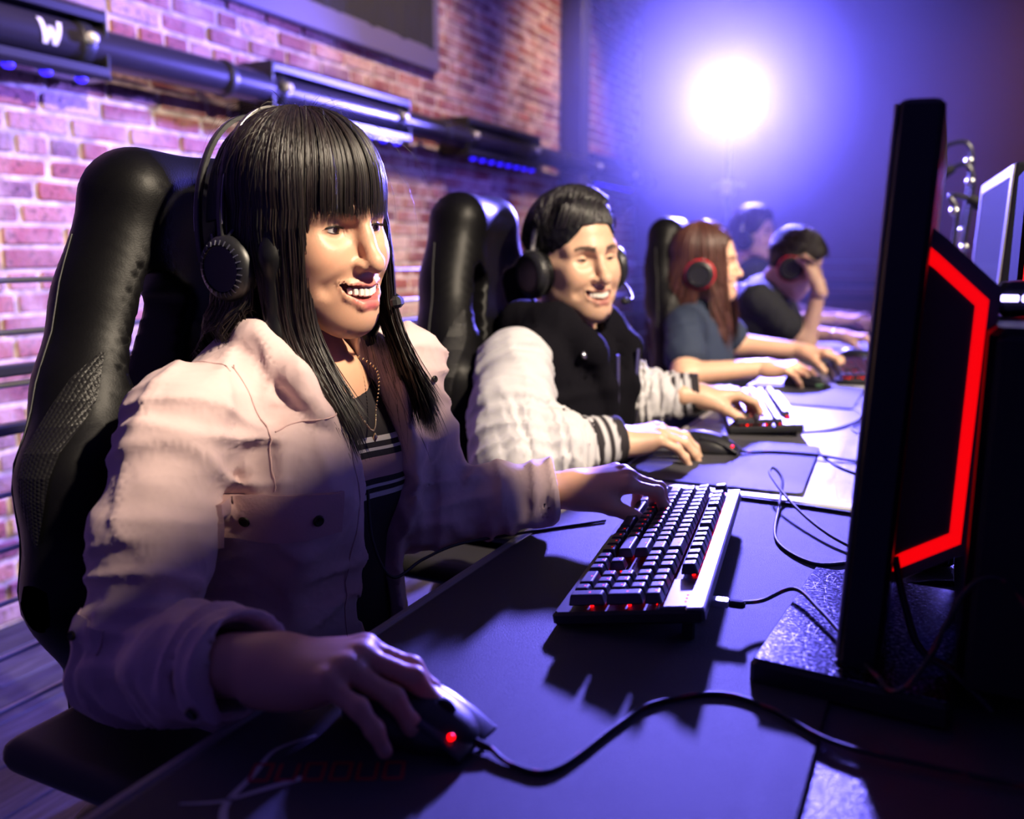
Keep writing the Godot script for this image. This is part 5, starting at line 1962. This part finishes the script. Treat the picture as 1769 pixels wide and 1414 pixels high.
# headset: band over the head, cups on the ears, boom with a small microphone; cell = mesh size
func build_headset(label: String, H: Transform3D, wide: float, style: String, cell: float, boom := true) -> Node3D:
	var t := thing("headset", label, "headset", H.origin, 0, "headsets worn by the players")
	t.basis = H.basis * Basis(Vector3.RIGHT, deg_to_rad(-12.0 if style == "edge" else -5.0))
	t.position = H * (Vector3(0, -.024, -.034) if style == "edge" else Vector3(0, -.004, -.006))
	var band := MB.new()
	var thin := MB.new()
	var pad := MB.new()
	var W := .092 * wide
	var arc := func(rx: float, ry: float, z: float, a0: float, a1: float, w: float, th: float, mb: MB) -> void:
		var rings := []
		for k in 33:
			var a := deg_to_rad(lerpf(a0, a1, k / 32.0))
			var c := Vector3(cos(a) * rx, -.015 + sin(a) * ry, z - .012 * cos(a) * cos(a))
			var o := Vector3(cos(a) / rx, sin(a) / ry, 0).normalized()
			rings.append([c - o * th + Vector3(0, 0, -w), c + o * th * .6 + Vector3(0, 0, -w * .94), c + o * th + Vector3(0, 0, -w * .7), c + o * th + Vector3(0, 0, w * .7), c + o * th * .6 + Vector3(0, 0, w * .94), c - o * th + Vector3(0, 0, w)])
		mb.loft(rings, false)
	var silver := mat(lin(.52, .50, .48), .28, .9)
	if style == "edge":
		# outer frame of two slim arches, inner floating strap with stitched rim
		for z in [-.030, .012]:
			var ob := MB.new()
			arc.call(W + .006, .170, z, 2, 178, .0045, .0028, ob)
			obj("outer_band", ob, M.dark_plastic, t)
		arc.call(W - .002, .160, -.008, 18, 162, .017, .0025, pad)
		obj("head_strap", pad, M.soft_black, t)
		for q in [[W + .0065, .1715, -.0345, 14.0], [W + .0065, .1715, .0165, 14.0], [W - .0015, .1615, .0095, 32.0]]:
			var se := MB.new()
			arc.call(q[0], q[1], q[2], q[3], 180.0 - q[3], .0009, .0013, se)
			obj("silver_edge", se, silver, t)
	else:
		arc.call(W + .002, .158, .004, 4, 176, .0055, .004, band)
		obj("outer_band", band, mat(lin(.42, .41, .42), .3, .6) if style == "plain" else M.dark_plastic, t)
		arc.call(W - .004, .148, -.004, 30, 150, .013, .0045, pad)
		obj("head_strap", pad, M.soft_black, t)
		arc.call(W + .003, .159, .006, 8, 172, .0028, .0022, thin)
		obj("silver_edge", thin, silver if style != "red" else mat(lin(.5, .01, .02), .35), t)
	for s in [-1.0, 1.0]:
		var cup := Node3D.new()
		cup.name = "ear_cup"
		t.add_child(cup, true)
		var ct := Transform3D(Basis(Vector3.UP, deg_to_rad(-s * 6)) * Basis(Vector3.BACK, -s * PI / 2), Vector3(s * .078 * wide, -.022, -.004))
		cup.transform = ct * Transform3D(Basis.from_scale(Vector3(.8, .85, .8) if style == "edge" else Vector3.ONE), Vector3.ZERO)
		var sh := MB.new()
		sh.lathe(T(Vector3.ZERO), [[.03, .010], [.044, .010], [.047, .014], [.047, .022], [.043, .030], [.034, .034], [.030, .0325], [.001, .0325]], 36)
		obj("shell", sh, M.dark_plastic, cup)
		var cu := MB.new()
		cu.lathe(T(Vector3.ZERO), [[.026, -.006], [.034, -.010], [.043, -.006], [.046, .003], [.044, .011], [.03, .011]], 36)
		obj("cushion", cu, M.leather, cup)
		if style == "edge":
			var tick := MB.new()
			for k in 26:
				var a := TAU * k / 26.0
				tick.box(Transform3D(Basis(Vector3.UP, -a), Vector3(cos(a) * .0365, .0332, sin(a) * .0365)) * T(Vector3.ZERO, 0, 0, -22), Vector3(.0075, .0016, .0016))
			obj("dial_tick", tick, mat(lin(.20, .20, .26), .35, .7), cup).set_meta("kind", "stuff")
		elif style == "red":
			var rg := MB.new()
			rg.lathe(T(Vector3.ZERO), [[.0475, .012], [.050, .014], [.050, .021], [.0475, .023]], 30)
			obj("red_rim", rg, mat(lin(.55, .012, .025), .35), cup)
		else:
			var rg2 := MB.new()
			for k in 40:
				var a := TAU * k / 40.0
				rg2.box(Transform3D(Basis(Vector3.UP, -a), Vector3(cos(a) * .0475, .018, sin(a) * .0475)), Vector3(.002, .010, .003))
			obj("rim_rib", rg2, M.dark_metal, cup).set_meta("kind", "stuff")
		var yk := MB.new()
		yk.tube(curve([Vector3(-s * .050, .016, -.022), Vector3(-s * .030, .030, 0), Vector3(-s * .050, .016, .022)], 4), .003, 6)
		obj("hinge", yk, M.dark_metal, cup)
	if boom:
		var bm := MB.new()
		var s2 := 1.0
		bm.tube(curve([Vector3(s2 * .095 * wide, -.045, .02), Vector3(s2 * .088 * wide, -.072, .06), Vector3(s2 * .06, -.088, .108), Vector3(s2 * .036, -.089, .122)], 6), .0026, 8)
		obj("boom", bm, M.dark_plastic, t)
		var mc := MB.new()
		mc.box(T(Vector3(s2 * .030, -.0895, .128), 0, 30 * s2, 0), Vector3(.024, .014, .013), .004)
		obj("microphone", mc, M.soft_black, t)
	return t
# ---------------------------------------------------------------- the other players
func human(called_label: String, root_at: Vector3, H: Transform3D, o: Dictionary) -> Dictionary:
	var root := thing("person", called_label, "person", root_at)
	var skin: Color = o.skin
	var cell: float = o.get("cell", .004)
	var body := MB.new()
	var hf := head_field({"skin": skin, "lips": o.get("lips", Color(.36, .14, .12)), "brow": o.get("brow", Color(.02, .015, .013)), "wide": o.get("wide", 1.0), "jaw": o.get("jaw", 1.0), "nose": o.get("nose", 1.0), "smile": o.get("smile", 1.0), "brow_w": o.get("brow_w", .0036), "neck": Vector3(0, -.19, -.045), "neck_r": o.get("neck_r", .055)})
	hf.origin = H
	hf.whole(body, cell)
	var a: Dictionary = o.arms
	var ch: Vector3 = o.chest
	var hip: Vector3 = o.hip
	var tr := SDF.new()
	var nb: Vector3 = H * Vector3(0, -.16, -.04)
	tr.cap(nb, ch + Vector3(0, .10, 0), .05, .07, .04)
	tr.ell(T(ch), Vector3(.10, .17, .155), .05)
	tr.cap(ch, hip, .10, .11, .05)
	tr.chain([a.rs, a.re, a.rw], [.046, .038, .026], .02)
	tr.chain([a.ls, a.le, a.lw], [.046, .038, .026], .02)
	tr.paint = func(_p, _n): return skin
	tr.whole(body, .012)
	var nails := []
	for k in o.hands:
		var f := SDF.new()
		hand_field(f, wrist_frame(k.at, k.dir, k.up, k.right), k.flex, k.spread, k.thumb, k.get("sc", 1.0), nails)
		f.paint = func(_p, _n): return skin
		f.whole(body, minf(cell, .0038))
	add_nails(body, nails, Color(skin.r * 1.05, skin.g * 1.12, skin.b * 1.2))
	place("body", body, skin_mat(), root)
	var hx := Transform3D(H.basis, H.origin - root.position)
	var op: float = o.get("eye", .0036)
	for s in [-1.0, 1.0]:
		obj("eye", eye_mesh(s, op, Vector2(.001, -.0004), Color(.02, .011, .007)), vmat(.15), root).transform = hx
		obj("eyelashes", lash_mesh(s, op, o.get("flick", 0.0)), mat(lin(.008, .006, .006), .6), root).transform = hx
	if o.get("smile", 1.0) > 0.0:
		obj("teeth", teeth_mesh(), mat(lin(.74, .70, .62), .25), root).transform = hx
	# trousers and shoes
	var lg := SDF.new()
	lg.ell(T(hip + Vector3(0, -.05, 0)), Vector3(.13, .1, .17), .05)
	for s in [-1.0, 1.0]:
		var kn := Vector3(-.24, .55, hip.z + s * .11)
		lg.chain([hip + Vector3(.02, -.05, s * .09), kn, Vector3(-.27, .10, hip.z + s * .11)], [.088, .066, .048], .03)
	var lm := MB.new()
	lg.whole(lm, .02)
	place("trousers", lm, mat(lin(.02, .022, .032), .85), root)
	for s in [-1.0, 1.0]:
		var so := SDF.new()
		so.chain([Vector3(-.29, .048, hip.z + s * .11), Vector3(-.19, .042, hip.z + s * .115), Vector3(-.10, .034, hip.z + s * .12)], [.042, .038, .032], .02)
		so.box(T(Vector3(-.2, -.05, hip.z + s * .1)), Vector3(.3, .055, .2), .001, .004, 1)
		var sm := MB.new()
		so.whole(sm, .012)
		place("shoe", sm, mat(lin(.12, .12, .13), .6), root)
	return {"root": root, "H": H}
func hair_cap(root: Node3D, H: Transform3D, c: Color, low: float, puff: float, cell: float) -> MeshInstance3D:
	var f := SDF.new()
	f.ell(T(Vector3(0, .037, -.010)), Vector3(.0765, .087, .0985) + Vector3(puff, puff, puff) * .5, .02)
	f.ell(T(Vector3(0, low, -.06)), Vector3(.068, .06, .042), .03)
	f.ell(T(Vector3(0, .0, .118), 0, 0, 0), Vector3(.086, .093, .064), .008, 1)
	f.ell(T(Vector3(0, -.12, .05)), Vector3(.12, .105, .095), .01, 1)
	f.origin = H
	var nz := FastNoiseLite.new()
	nz.frequency = 1.0
	f.warp_reach = .005
	f.warp = func(p: Vector3, d: float) -> float: return d - .003 * nz.get_noise_3d(p.x * 60.0, p.y * 40.0, p.z * 40.0)
	var m := MB.new()
	f.whole(m, cell)
	for i in m.c.size():
		m.c[i] = Color(c.r * .5, c.g * .5, c.b * .5)
	var hm := vmat(.42, .5)
	return place("hair", m, hm, root)
func short_strands(cap_: MeshInstance3D, H: Transform3D, c: Color, count: int, len_: float, comb: Vector3, wave: float, puff: float, sd: int, width := .002) -> void:
	var h := Hair.new()
	h.rng.seed = sd
	var rad := Vector3(.0765, .087, .0985) + Vector3(puff, puff, puff) * .35
	var cen := Vector3(0, .037, -.010)
	for n in count:
		strand_color(h, c, .5)
		var y := h.rng.randf_range(-.25, 1.0)
		var az := h.rng.randf() * TAU
		var rr := sqrt(maxf(0.0, 1.0 - y * y))
		var u := Vector3(sin(az) * rr, y, cos(az) * rr)
		if u.z > .35 and u.y < .64 or u.y < .1 and u.z > -.1:
			continue
		var p := cen + u * rad
		var pts := []
		var dir := (comb - u * comb.dot(u)).normalized()
		var ph := h.rng.randf() * TAU
		var side := u.cross(dir)
		for k in 6:
			var t := k / 5.0
			var w := p + dir * len_ * t + u * (.002 + puff * .9 * sin(t * 2.6)) + side * sin(ph + t * 9.0) * wave + u * cos(ph + t * 9.0) * wave
			var rel := (w - cen) / rad
			if rel.length() < 1.0:
				w = cen + rel.normalized() * rad
			pts.append(H * w)
		h.strand(pts, width, Vector3.ZERO, H * cen)
	# front hair rising from the hairline and swept over
	for n in count / 4:
		strand_color(h, c, .5)
		var az := h.rng.randf_range(-1.05, 1.05)
		var th0 := 1.16 + h.rng.randf_range(-.06, .05) + .10 * absf(az)
		var sw := h.rng.randf_range(.25, .6)
		var up := h.rng.randf_range(.05, .13) + puff * 2.0
		var pts := []
		for k in 8:
			var t := k / 7.0
			var th := lerpf(th0, .35, t)
			var a2 := az + sw * t * signf(comb.x)
			var g := .985 + up * sin(minf(t * 2.6, 2.2)) * .75
			pts.append(H * (cen + Vector3(sin(a2) * sin(th) * rad.x, cos(th) * rad.y, cos(a2) * sin(th) * rad.z) * g + Vector3(sin(n * 1.7) * wave, 0, cos(n * 2.3) * wave)))
		h.strand(pts, width, Vector3.ZERO, H * cen)
	place("hair_strands", h.mb, cap_.material_override, cap_)
	cap_.get_child(cap_.get_child_count() - 1).position = Vector3.ZERO
func torso_cloth(o: Dictionary, thick: float) -> SDF:
	var f := SDF.new()
	var ch: Vector3 = o.chest
	var hip: Vector3 = o.hip
	var a: Dictionary = o.arms
	f.ell(T(ch), Vector3(.112 + thick, .185, .165 + thick), .05)
	f.cap(ch + Vector3(0, -.05, 0), hip, .112 + thick, .125 + thick, .06)
	f.cap(ch + Vector3(0, .10, 0), a.rs, .052 + thick, .05 + thick, .03)
	f.cap(ch + Vector3(0, .10, 0), a.ls, .052 + thick, .05 + thick, .03)
	return f

func build_man() -> void:
	var H := head_frame(Vector3(-.684, 1.114, -1.671), 55.0, 1.0, 4.0)
	var o := {
		"skin": Color(.60, .37, .25), "cell": .0034, "wide": 1.04, "jaw": 1.1, "nose": 1.12, "eye": .0026, "brow_w": .0042, "neck_r": .058,
		"chest": Vector3(-.70, .82, -1.62), "hip": Vector3(-.70, .56, -1.62),
		"arms": {"rs": Vector3(-.70, .915, -1.435), "re": Vector3(-.64, .775, -1.30), "rw": Vector3(-.512, .797, -1.425), "ls": Vector3(-.67, .915, -1.81), "le": Vector3(-.66, .80, -1.79), "lw": Vector3(-.475, .825, -1.84)},
		"hands": [
			{"at": Vector3(-.512, .797, -1.425), "dir": Vector3(.10, .012, -.078), "up": Vector3(0, 1, .18), "right": true, "flex": [[22, 28, 14], [22, 30, 14], [26, 26, 14], [28, 24, 14]], "spread": [5, 1, -6, -16], "thumb": [24, 30, 30, 8, 12], "sc": 1.08},
			{"at": Vector3(-.475, .825, -1.83), "dir": Vector3(.08, .0, -.06), "up": Vector3(-.1, 1, .1), "right": false, "flex": [[22, 36, 20], [24, 38, 20], [28, 36, 20], [30, 34, 20]], "spread": [-4, -1, 4, 10], "thumb": [24, 28, -30, 8, 12], "sc": 1.08}]}
	var p := human("smiling man in a black varsity jacket with white sleeves", Vector3(-.70, 0, -1.62), H, o)
	var root: Node3D = p.root
	var cap_ := hair_cap(root, H, Color(.012, .010, .012), .02, .006, .004)
	short_strands(cap_, H, Color(.012, .010, .012), 4200, .040, Vector3(.55, .6, -.1), .0007, .014, 4, .0017)
	# grey tee
	var tee := SDF.new()
	tee.ell(T(o.chest), Vector3(.106, .19, .155), .05)
	tee.cap(o.chest + Vector3(0, -.05, 0), o.hip, .108, .118, .05)
	var tm := MB.new()
	tee.whole(tm, .012)
	place("t_shirt", tm, mat(lin(.32, .31, .33), .85), root)
	# black body of the jacket, open at the front, with a hood lying behind the neck
	var a: Dictionary = o.arms
	var j := torso_cloth(o, .012)
	j.chain([Vector3(-.60, .945, -1.545), Vector3(-.68, .985, -1.565), Vector3(-.765, .975, -1.60), Vector3(-.785, .965, -1.66), Vector3(-.745, .975, -1.735), Vector3(-.66, .975, -1.765), Vector3(-.59, .93, -1.745)], [.03, .04, .048, .052, .048, .04, .028], .03)
	j.chain([Vector3(-.60, .945, -1.545), Vector3(-.575, .87, -1.575), Vector3(-.572, .76, -1.59)], [.028, .02, .014], .02)
	j.chain([Vector3(-.59, .93, -1.745), Vector3(-.572, .85, -1.70), Vector3(-.572, .74, -1.685)], [.028, .02, .014], .02)
	j.cap(Vector3(-.54, .99, -1.65), Vector3(-.545, .70, -1.64), .055, .042, .01, 1)
	j.ell(T(o.chest), Vector3(.108, .19, .157), .004, 1)
	j.cap(H * Vector3(0, -.08, -.01), H * Vector3(0, -.2, -.03), .062, .064, .006, 1)
	j.warp_reach = .006
	j.warp = cloth_folds(.003, [[o.chest + Vector3(.05, .1, .05), o.hip + Vector3(.05, 0, .05), .1, 9.0, .003]], 15)
	var jm := MB.new()
	j.whole(jm, .009)
	var jk := place("jacket", jm, relief(mat(lin(.004, .0036, .006), .9, 0.0, .2), M.fine, .02, 12.0), root)
	# blue zip edges and a bright snap
	for s in [-1.0, 1.0]:
		var zp := MB.new()
		var line := []
		for k in 9:
			var t := k / 8.0
			line.append(Vector3(-.558 - .004 * t, .93 - .22 * t, -1.648 + s * (.062 - .022 * t)))
		zp.tube(line, .0035, 6)
		obj("zip", zp, mat(lin(.12, .11, .30), .4, .6), jk)
	var sn := MB.new()
	sn.lathe(T(Vector3(-.598, .935, -1.512), 0, 0, -70), [[.001, -.004], [.008, -.003], [.008, .003], [.001, .005]], 14)
	obj("snap", sn, M.steel, jk)
	# white sleeves with striped cuffs
	for side in [[a.rs, a.re, a.rw, 31], [a.ls, a.le, a.lw, 32]]:
		var s0: Vector3 = side[0]
		var s1: Vector3 = side[1]
		var s2: Vector3 = side[2]
		var f := SDF.new()
		f.chain([s0 + (s0 - o.chest).normalized() * .01, s0.lerp(s1, .5) + Vector3(-.004, 0, .006 * signf(s0.z - o.chest.z)), s1, s1.lerp(s2, .42), s1.lerp(s2, .78)], [.070, .073, .068, .060, .048], .03)
		f.warp_reach = .011
		f.warp = cloth_folds(.0035, [[s0, s1, .08, 26.0, .008], [s1, s2, .07, 44.0, .0085]], side[3])
		var m := MB.new()
		f.whole(m, .007)
		place("sleeve", m, relief(mat(lin(.50, .485, .50), .8), M.fine, .02, 10.0), root)
		var d := (s2 - s1).normalized()
		var cb := MB.new()
		var fr := Basis.looking_at(d, Vector3.UP) * Basis(Vector3.RIGHT, -PI / 2)
		var c0 := s1.lerp(s2, .76)
		var prof := []
		for k in 21:
			var t := k / 20.0
			prof.append([(.0505 - .009 * t) + .0007 * sin(t * 80.0), t * .062])
		prof.append([.034, .062])
		cb.lathe(Transform3D(fr, c0), prof, 30)
		for i in cb.v.size():
			var yl := (cb.v[i] - c0).dot(fr.y) / .062
			cb.c[i] = Color(.46, .45, .46) if (yl > .2 and yl < .38) or (yl > .52 and yl < .70) else Color(.012, .011, .015)
		place("cuff", cb, relief(vmat(.85), M.fine, .02, 12.0), root)
	build_headset("black headset with a silver line on the man in the varsity jacket", H, 1.02, "plain", .004)

func build_far() -> void:
	# woman in a blue T-shirt
	var H := head_frame(Vector3(-.690, 1.093, -2.80), 93.0, -2.0, 5.0)
	H.basis = H.basis.scaled(Vector3(.96, .96, .96))
	var o := {
		"skin": Color(.60, .35, .235), "cell": .005, "neck_r": .047, "eye": .003, "flick": 1.0,
		"chest": Vector3(-.72, .80, -2.78), "hip": Vector3(-.72, .56, -2.78),
		"arms": {"rs": Vector3(-.71, .905, -2.63), "re": Vector3(-.665, .775, -2.475), "rw": Vector3(-.455, .800, -2.545), "ls": Vector3(-.69, .90, -2.95), "le": Vector3(-.62, .82, -2.98), "lw": Vector3(-.41, .81, -2.98)},
		"hands": [
			{"at": Vector3(-.455, .800, -2.545), "dir": Vector3(.12, .01, .012), "up": Vector3(0, 1, .2), "right": true, "flex": [[24, 28, 14], [24, 30, 14], [28, 30, 14], [30, 30, 14]], "spread": [4, 1, -6, -16], "thumb": [24, 30, 30, 8, 12], "sc": .98},
			{"at": Vector3(-.41, .81, -2.98), "dir": Vector3(.1, .0, .02), "up": Vector3(0, 1, 0), "right": false, "flex": [[24, 36, 20], [26, 38, 20], [28, 36, 20], [30, 34, 20]], "spread": [-4, -1, 4, 10], "thumb": [24, 28, -30, 8, 12], "sc": .98}]}
	var p := human("woman in a navy T-shirt with reddish hair and a red headset", Vector3(-.72, 0, -2.78), H, o)
	var f := torso_cloth(o, .004)
	var a: Dictionary = o.arms
	f.chain([a.rs, a.rs.lerp(a.re, .62)], [.060, .060], .02)
	f.chain([a.ls, a.ls.lerp(a.le, .62)], [.060, .060], .02)
	f.warp_reach = .006
	f.warp = cloth_folds(.003, [[a.rs, a.re, .08, 20.0, .003]], 25)
	var m := MB.new()
	f.whole(m, .011)
	place("t_shirt", m, relief(mat(lin(.010, .019, .045), .85), M.fine, .02, 10.0), p.root)
	var hc := Color(.075, .028, .020)
	var cap_ := hair_cap(p.root, H, hc, -.02, .007, .006)
	var h := Hair.new()
	h.rng.seed = 61
	for n in 1900:
		strand_color(h, hc, .5)
		var s := -1.0 if h.rng.randf() < .5 else 1.0
		var az := s * deg_to_rad(h.rng.randf_range(42, 178))
		var lift := h.rng.randf_range(.0, .012)
		var pts := []
		for k in 7:
			var th := lerpf(h.rng.randf_range(.05, .12) if k == 0 else .1, 1.66, k / 6.0)
			pts.append(Vector3(0, .037, -.01) + Vector3(sin(az) * sin(th) * (.084 + lift), cos(th) * (.095 + lift), cos(az) * sin(th) * (.106 + lift)))
		var e: Vector3 = pts[-1]
		var L := h.rng.randf_range(.22, .32)
		var ph := h.rng.randf() * TAU
		for k in range(1, 12):
			var t := k / 11.0
			pts.append(e + Vector3(sin(ph + t * 8.0) * .008 * t + s * .02 * t, -L * t, cos(ph + t * 8.0) * .008 * t - (.085 * t if absf(az) > 1.3 else -.012 * t)))
		var w := []
		for q in pts:
			w.append(H * q)
		h.strand(w, h.rng.randf_range(.002, .004), Vector3.ZERO, H * Vector3(0, 0, -.02))
	place("hair_strands", h.mb, cap_.material_override, cap_)
	cap_.get_child(0).position = Vector3.ZERO
	build_headset("black and red headset on the woman in the navy T-shirt", H, 1.03, "red", .005)
	# man hiding his face in his hand
	var H4 := head_frame(Vector3(-.535, 1.088, -3.56), 100.0, 28.0, 0.0)
	var o4 := {
		"skin": Color(.58, .36, .25), "cell": .0055, "smile": 0.0, "eye": .002,
		"chest": Vector3(-.655, .86, -3.56), "hip": Vector3(-.72, .56, -3.56),
		"arms": {"rs": Vector3(-.64, .955, -3.40), "re": Vector3(-.46, .785, -3.43), "rw": Vector3(-.425, 1.0, -3.45), "ls": Vector3(-.62, .93, -3.72), "le": Vector3(-.55, .80, -3.75), "lw": Vector3(-.36, .80, -3.70)},
		"hands": [
			{"at": Vector3(-.425, 1.0, -3.45), "dir": Vector3(-.03, .1, -.05), "up": Vector3(1, .2, .2), "right": true, "flex": [[30, 60, 30], [34, 60, 30], [38, 60, 30], [40, 60, 30]], "spread": [4, 1, -4, -10], "thumb": [10, 20, 30, 10, 20], "sc": 1.05},
			{"at": Vector3(-.36, .80, -3.70), "dir": Vector3(.1, .0, .02), "up": Vector3(0, 1, 0), "right": false, "flex": [[24, 36, 20], [26, 38, 20], [28, 36, 20], [30, 34, 20]], "spread": [-4, -1, 4, 10], "thumb": [24, 28, -30, 8, 12], "sc": 1.05}]}
	var p4 := human("man in a black T-shirt leaning his face on his raised hand", Vector3(-.70, 0, -3.56), H4, o4)
	tee(o4, p4.root, lin(.010, .011, .016), 35)
	var c4 := hair_cap(p4.root, H4, Color(.02, .014, .012), .0, .008, .006)
	short_strands(c4, H4, Color(.02, .014, .012), 1100, .04, Vector3(.2, 0, .9), .002, .010, 8, .004)
	build_headset("black headset with red cup rims on the man hiding his face", H4, 1.04, "red", .005, false)
	# curly-haired man farthest away
	var H5 := head_frame(Vector3(-.855, 1.215, -4.38), 74.0, -4.0, 1.0)
	var o5 := {
		"skin": Color(.60, .37, .27), "cell": .006, "smile": 0.0, "eye": .0034,
		"chest": Vector3(-.84, .93, -4.36), "hip": Vector3(-.80, .60, -4.36),
		"arms": {"rs": Vector3(-.83, 1.03, -4.19), "re": Vector3(-.68, .83, -4.12), "rw": Vector3(-.44, .83, -4.25), "ls": Vector3(-.82, 1.03, -4.54), "le": Vector3(-.68, .84, -4.60), "lw": Vector3(-.42, .83, -4.50)},
		"hands": [
			{"at": Vector3(-.44, .83, -4.25), "dir": Vector3(.12, .01, -.01), "up": Vector3(0, 1, .1), "right": true, "flex": [[22, 30, 16], [22, 32, 16], [26, 32, 16], [28, 30, 16]], "spread": [4, 1, -4, -12], "thumb": [24, 30, 30, 8, 12], "sc": 1.08},
			{"at": Vector3(-.42, .83, -4.50), "dir": Vector3(.12, .01, .02), "up": Vector3(0, 1, 0), "right": false, "flex": [[24, 36, 20], [26, 38, 20], [28, 36, 20], [30, 34, 20]], "spread": [-4, -1, 4, 10], "thumb": [24, 28, -30, 8, 12], "sc": 1.08}]}
	var p5 := human("curly-haired man sitting upright farthest from the camera", Vector3(-.82, 0, -4.36), H5, o5)
	tee(o5, p5.root, lin(.02, .022, .04), 45)
	var c5 := hair_cap(p5.root, H5, Color(.06, .035, .022), .0, .010, .006)
	short_strands(c5, H5, Color(.07, .04, .026), 1300, .03, Vector3(.3, .3, .5), .007, .014, 9, .004)
	build_headset("black headset on the curly-haired man", H5, 1.05, "plain", .005)
func tee(o: Dictionary, root: Node3D, c: Color, sd: int) -> void:
	var f := torso_cloth(o, .006)
	var a: Dictionary = o.arms
	f.chain([a.rs, a.rs.lerp(a.re, .62)], [.064, .062], .02)
	f.chain([a.ls, a.ls.lerp(a.le, .62)], [.064, .062], .02)
	f.warp_reach = .006
	f.warp = cloth_folds(.003, [[a.rs, a.re, .08, 20.0, .003]], sd)
	var m := MB.new()
	f.whole(m, .013)
	place("t_shirt", m, relief(mat(c, .85), M.fine, .02, 10.0), root)
func _ready() -> void:
	# camera
	cam = Camera3D.new()
	cam.name = "camera"
	add_child(cam)
	cam.position = Vector3(0, 1.12, 0)
	cam.rotation_degrees = Vector3(-10.093, 26.36, 0)
	cam.fov = 50.47
	cam.near = .02
	cam.far = 60
	var at := CameraAttributesPhysical.new()
	at.frustum_focal_length = 25.463
	at.frustum_focus_distance = 1.0
	at.exposure_aperture = 2.6
	cam.attributes = at
	cam.current = true
	# air and exposure
	var we := WorldEnvironment.new()
	we.name = "surroundings"
	var e := Environment.new()
	e.background_mode = Environment.BG_COLOR
	e.background_color = Color(0, 0, 0)
	e.tonemap_mode = Environment.TONE_MAPPER_LINEAR
	e.tonemap_exposure = 1.0
	e.sdfgi_enabled = true
	e.ssao_enabled = true
	e.ssil_enabled = true
	e.volumetric_fog_enabled = true
	e.volumetric_fog_density = 0.0
	we.environment = e
	add_child(we)
	# lights
	var kl := Vector3(1.46, 2.88, -.68)
	fixtures.append([kl, Vector3(-.72, -.62, -.30).normalized(), "warm spotlight above the desks right of the picture, aimed at the long-haired woman", Color(1, .92, .81)])
	fixtures.append([Vector3(1.6, 2.9, -2.2), (Vector3(-.62, 1.0, -3.2) - Vector3(1.6, 2.9, -2.2)).normalized(), "warm spotlight right of the picture, aimed at the far players", Color(1, .92, .81)])
	spot("key_light", kl, kl + Vector3(-.72, -.62, -.30), Color(1, .92, .81), 23.0, 28.0, .06, .45)
	spot("second_key_light", Vector3(1.6, 2.9, -2.2), Vector3(-.62, 1.0, -3.2), Color(1, .92, .81), 13.0, 20.0, .06, .5)
	for q in [[-1.6, 5.0, "nearest ceiling spotlight washing the brick wall"], [-3.6, 7.5, "middle ceiling spotlight washing the brick wall"], [-5.8, 7.0, "farthest ceiling spotlight washing the brick wall"]]:
		fixtures.append([Vector3(-.9, 3.3, q[0] + .4), (Vector3(-2.5, 1.95, q[0]) - Vector3(-.9, 3.3, q[0] + .4)).normalized(), q[2], Color(1, .85, .86)])
		spot("wall_wash_light", Vector3(-.9, 3.3, q[0] + .4), Vector3(-2.5, 1.95, q[0]), Color(1, .86, .76), q[1], 31.0, .12, .9)
	fixtures.append([Vector3(1.6, 3.3, -5.2), (Vector3(1.0, 1.7, -7.5) - Vector3(1.6, 3.3, -5.2)).normalized(), "dim ceiling spotlight turned to the plain back wall", Color(1, .72, .6)])
	spot("back_wall_light", Vector3(1.6, 3.3, -5.2), Vector3(1.0, 1.7, -7.5), Color(1, .72, .6), 2.6, 40.0, .1, .9)
	make_materials()
	build_room()
	build_wall_things()
	build_railings()
	build_lamp()
	build_fixtures()
	build_desks()
	build_desk_things()
	build_monitors()
	build_partition()
	build_chairs()
	build_girl()
	build_man()
	build_far()
var fixtures := []
func build_fixtures() -> void:   # the cans that the spotlights hang in, under the ceiling and right of the frame
	for q in fixtures:
		var at: Vector3 = q[0]
		var to: Vector3 = q[1]
		var t := thing("spotlight", q[2], "spotlight", at, 0, "spotlights hung from the ceiling")
		var fr := Transform3D(Basis.looking_at(-to, Vector3.UP) * Basis(Vector3.RIGHT, PI / 2), -to * .03)
		var h := MB.new()
		h.lathe(fr, [[.03, -.26], [.075, -.24], [.085, -.12], [.09, .0], [.094, .0], [.094, .01], [.084, .01], [.084, -.012]], 24)
		obj("housing", h, M.dark_plastic, t)
		var ln := MB.new()
		ln.lathe(fr, [[.082, -.014], [.082, -.004], [.05, .002], [.001, .003]], 24)
		obj("lamp_lens", ln, glow(q[3], 6.0), t)
		var hk := MB.new()
		hk.tube([-to * .15, Vector3(-to.x * .15, 3.48 - at.y, -to.z * .15)], .014, 10)
		obj("hanger", hk, M.black_paint, t)
func spot(called: String, at: Vector3, to: Vector3, c: Color, en: float, angle: float, size: float, soft: float) -> SpotLight3D:
	var l := SpotLight3D.new()
	l.name = called
	add_child(l)
	l.look_at_from_position(at, to)
	l.light_color = c
	l.light_energy = en
	l.spot_angle = angle
	l.spot_range = 14
	l.spot_attenuation = 2
	l.spot_angle_attenuation = soft
	l.light_size = size
	l.shadow_enabled = true
	return l
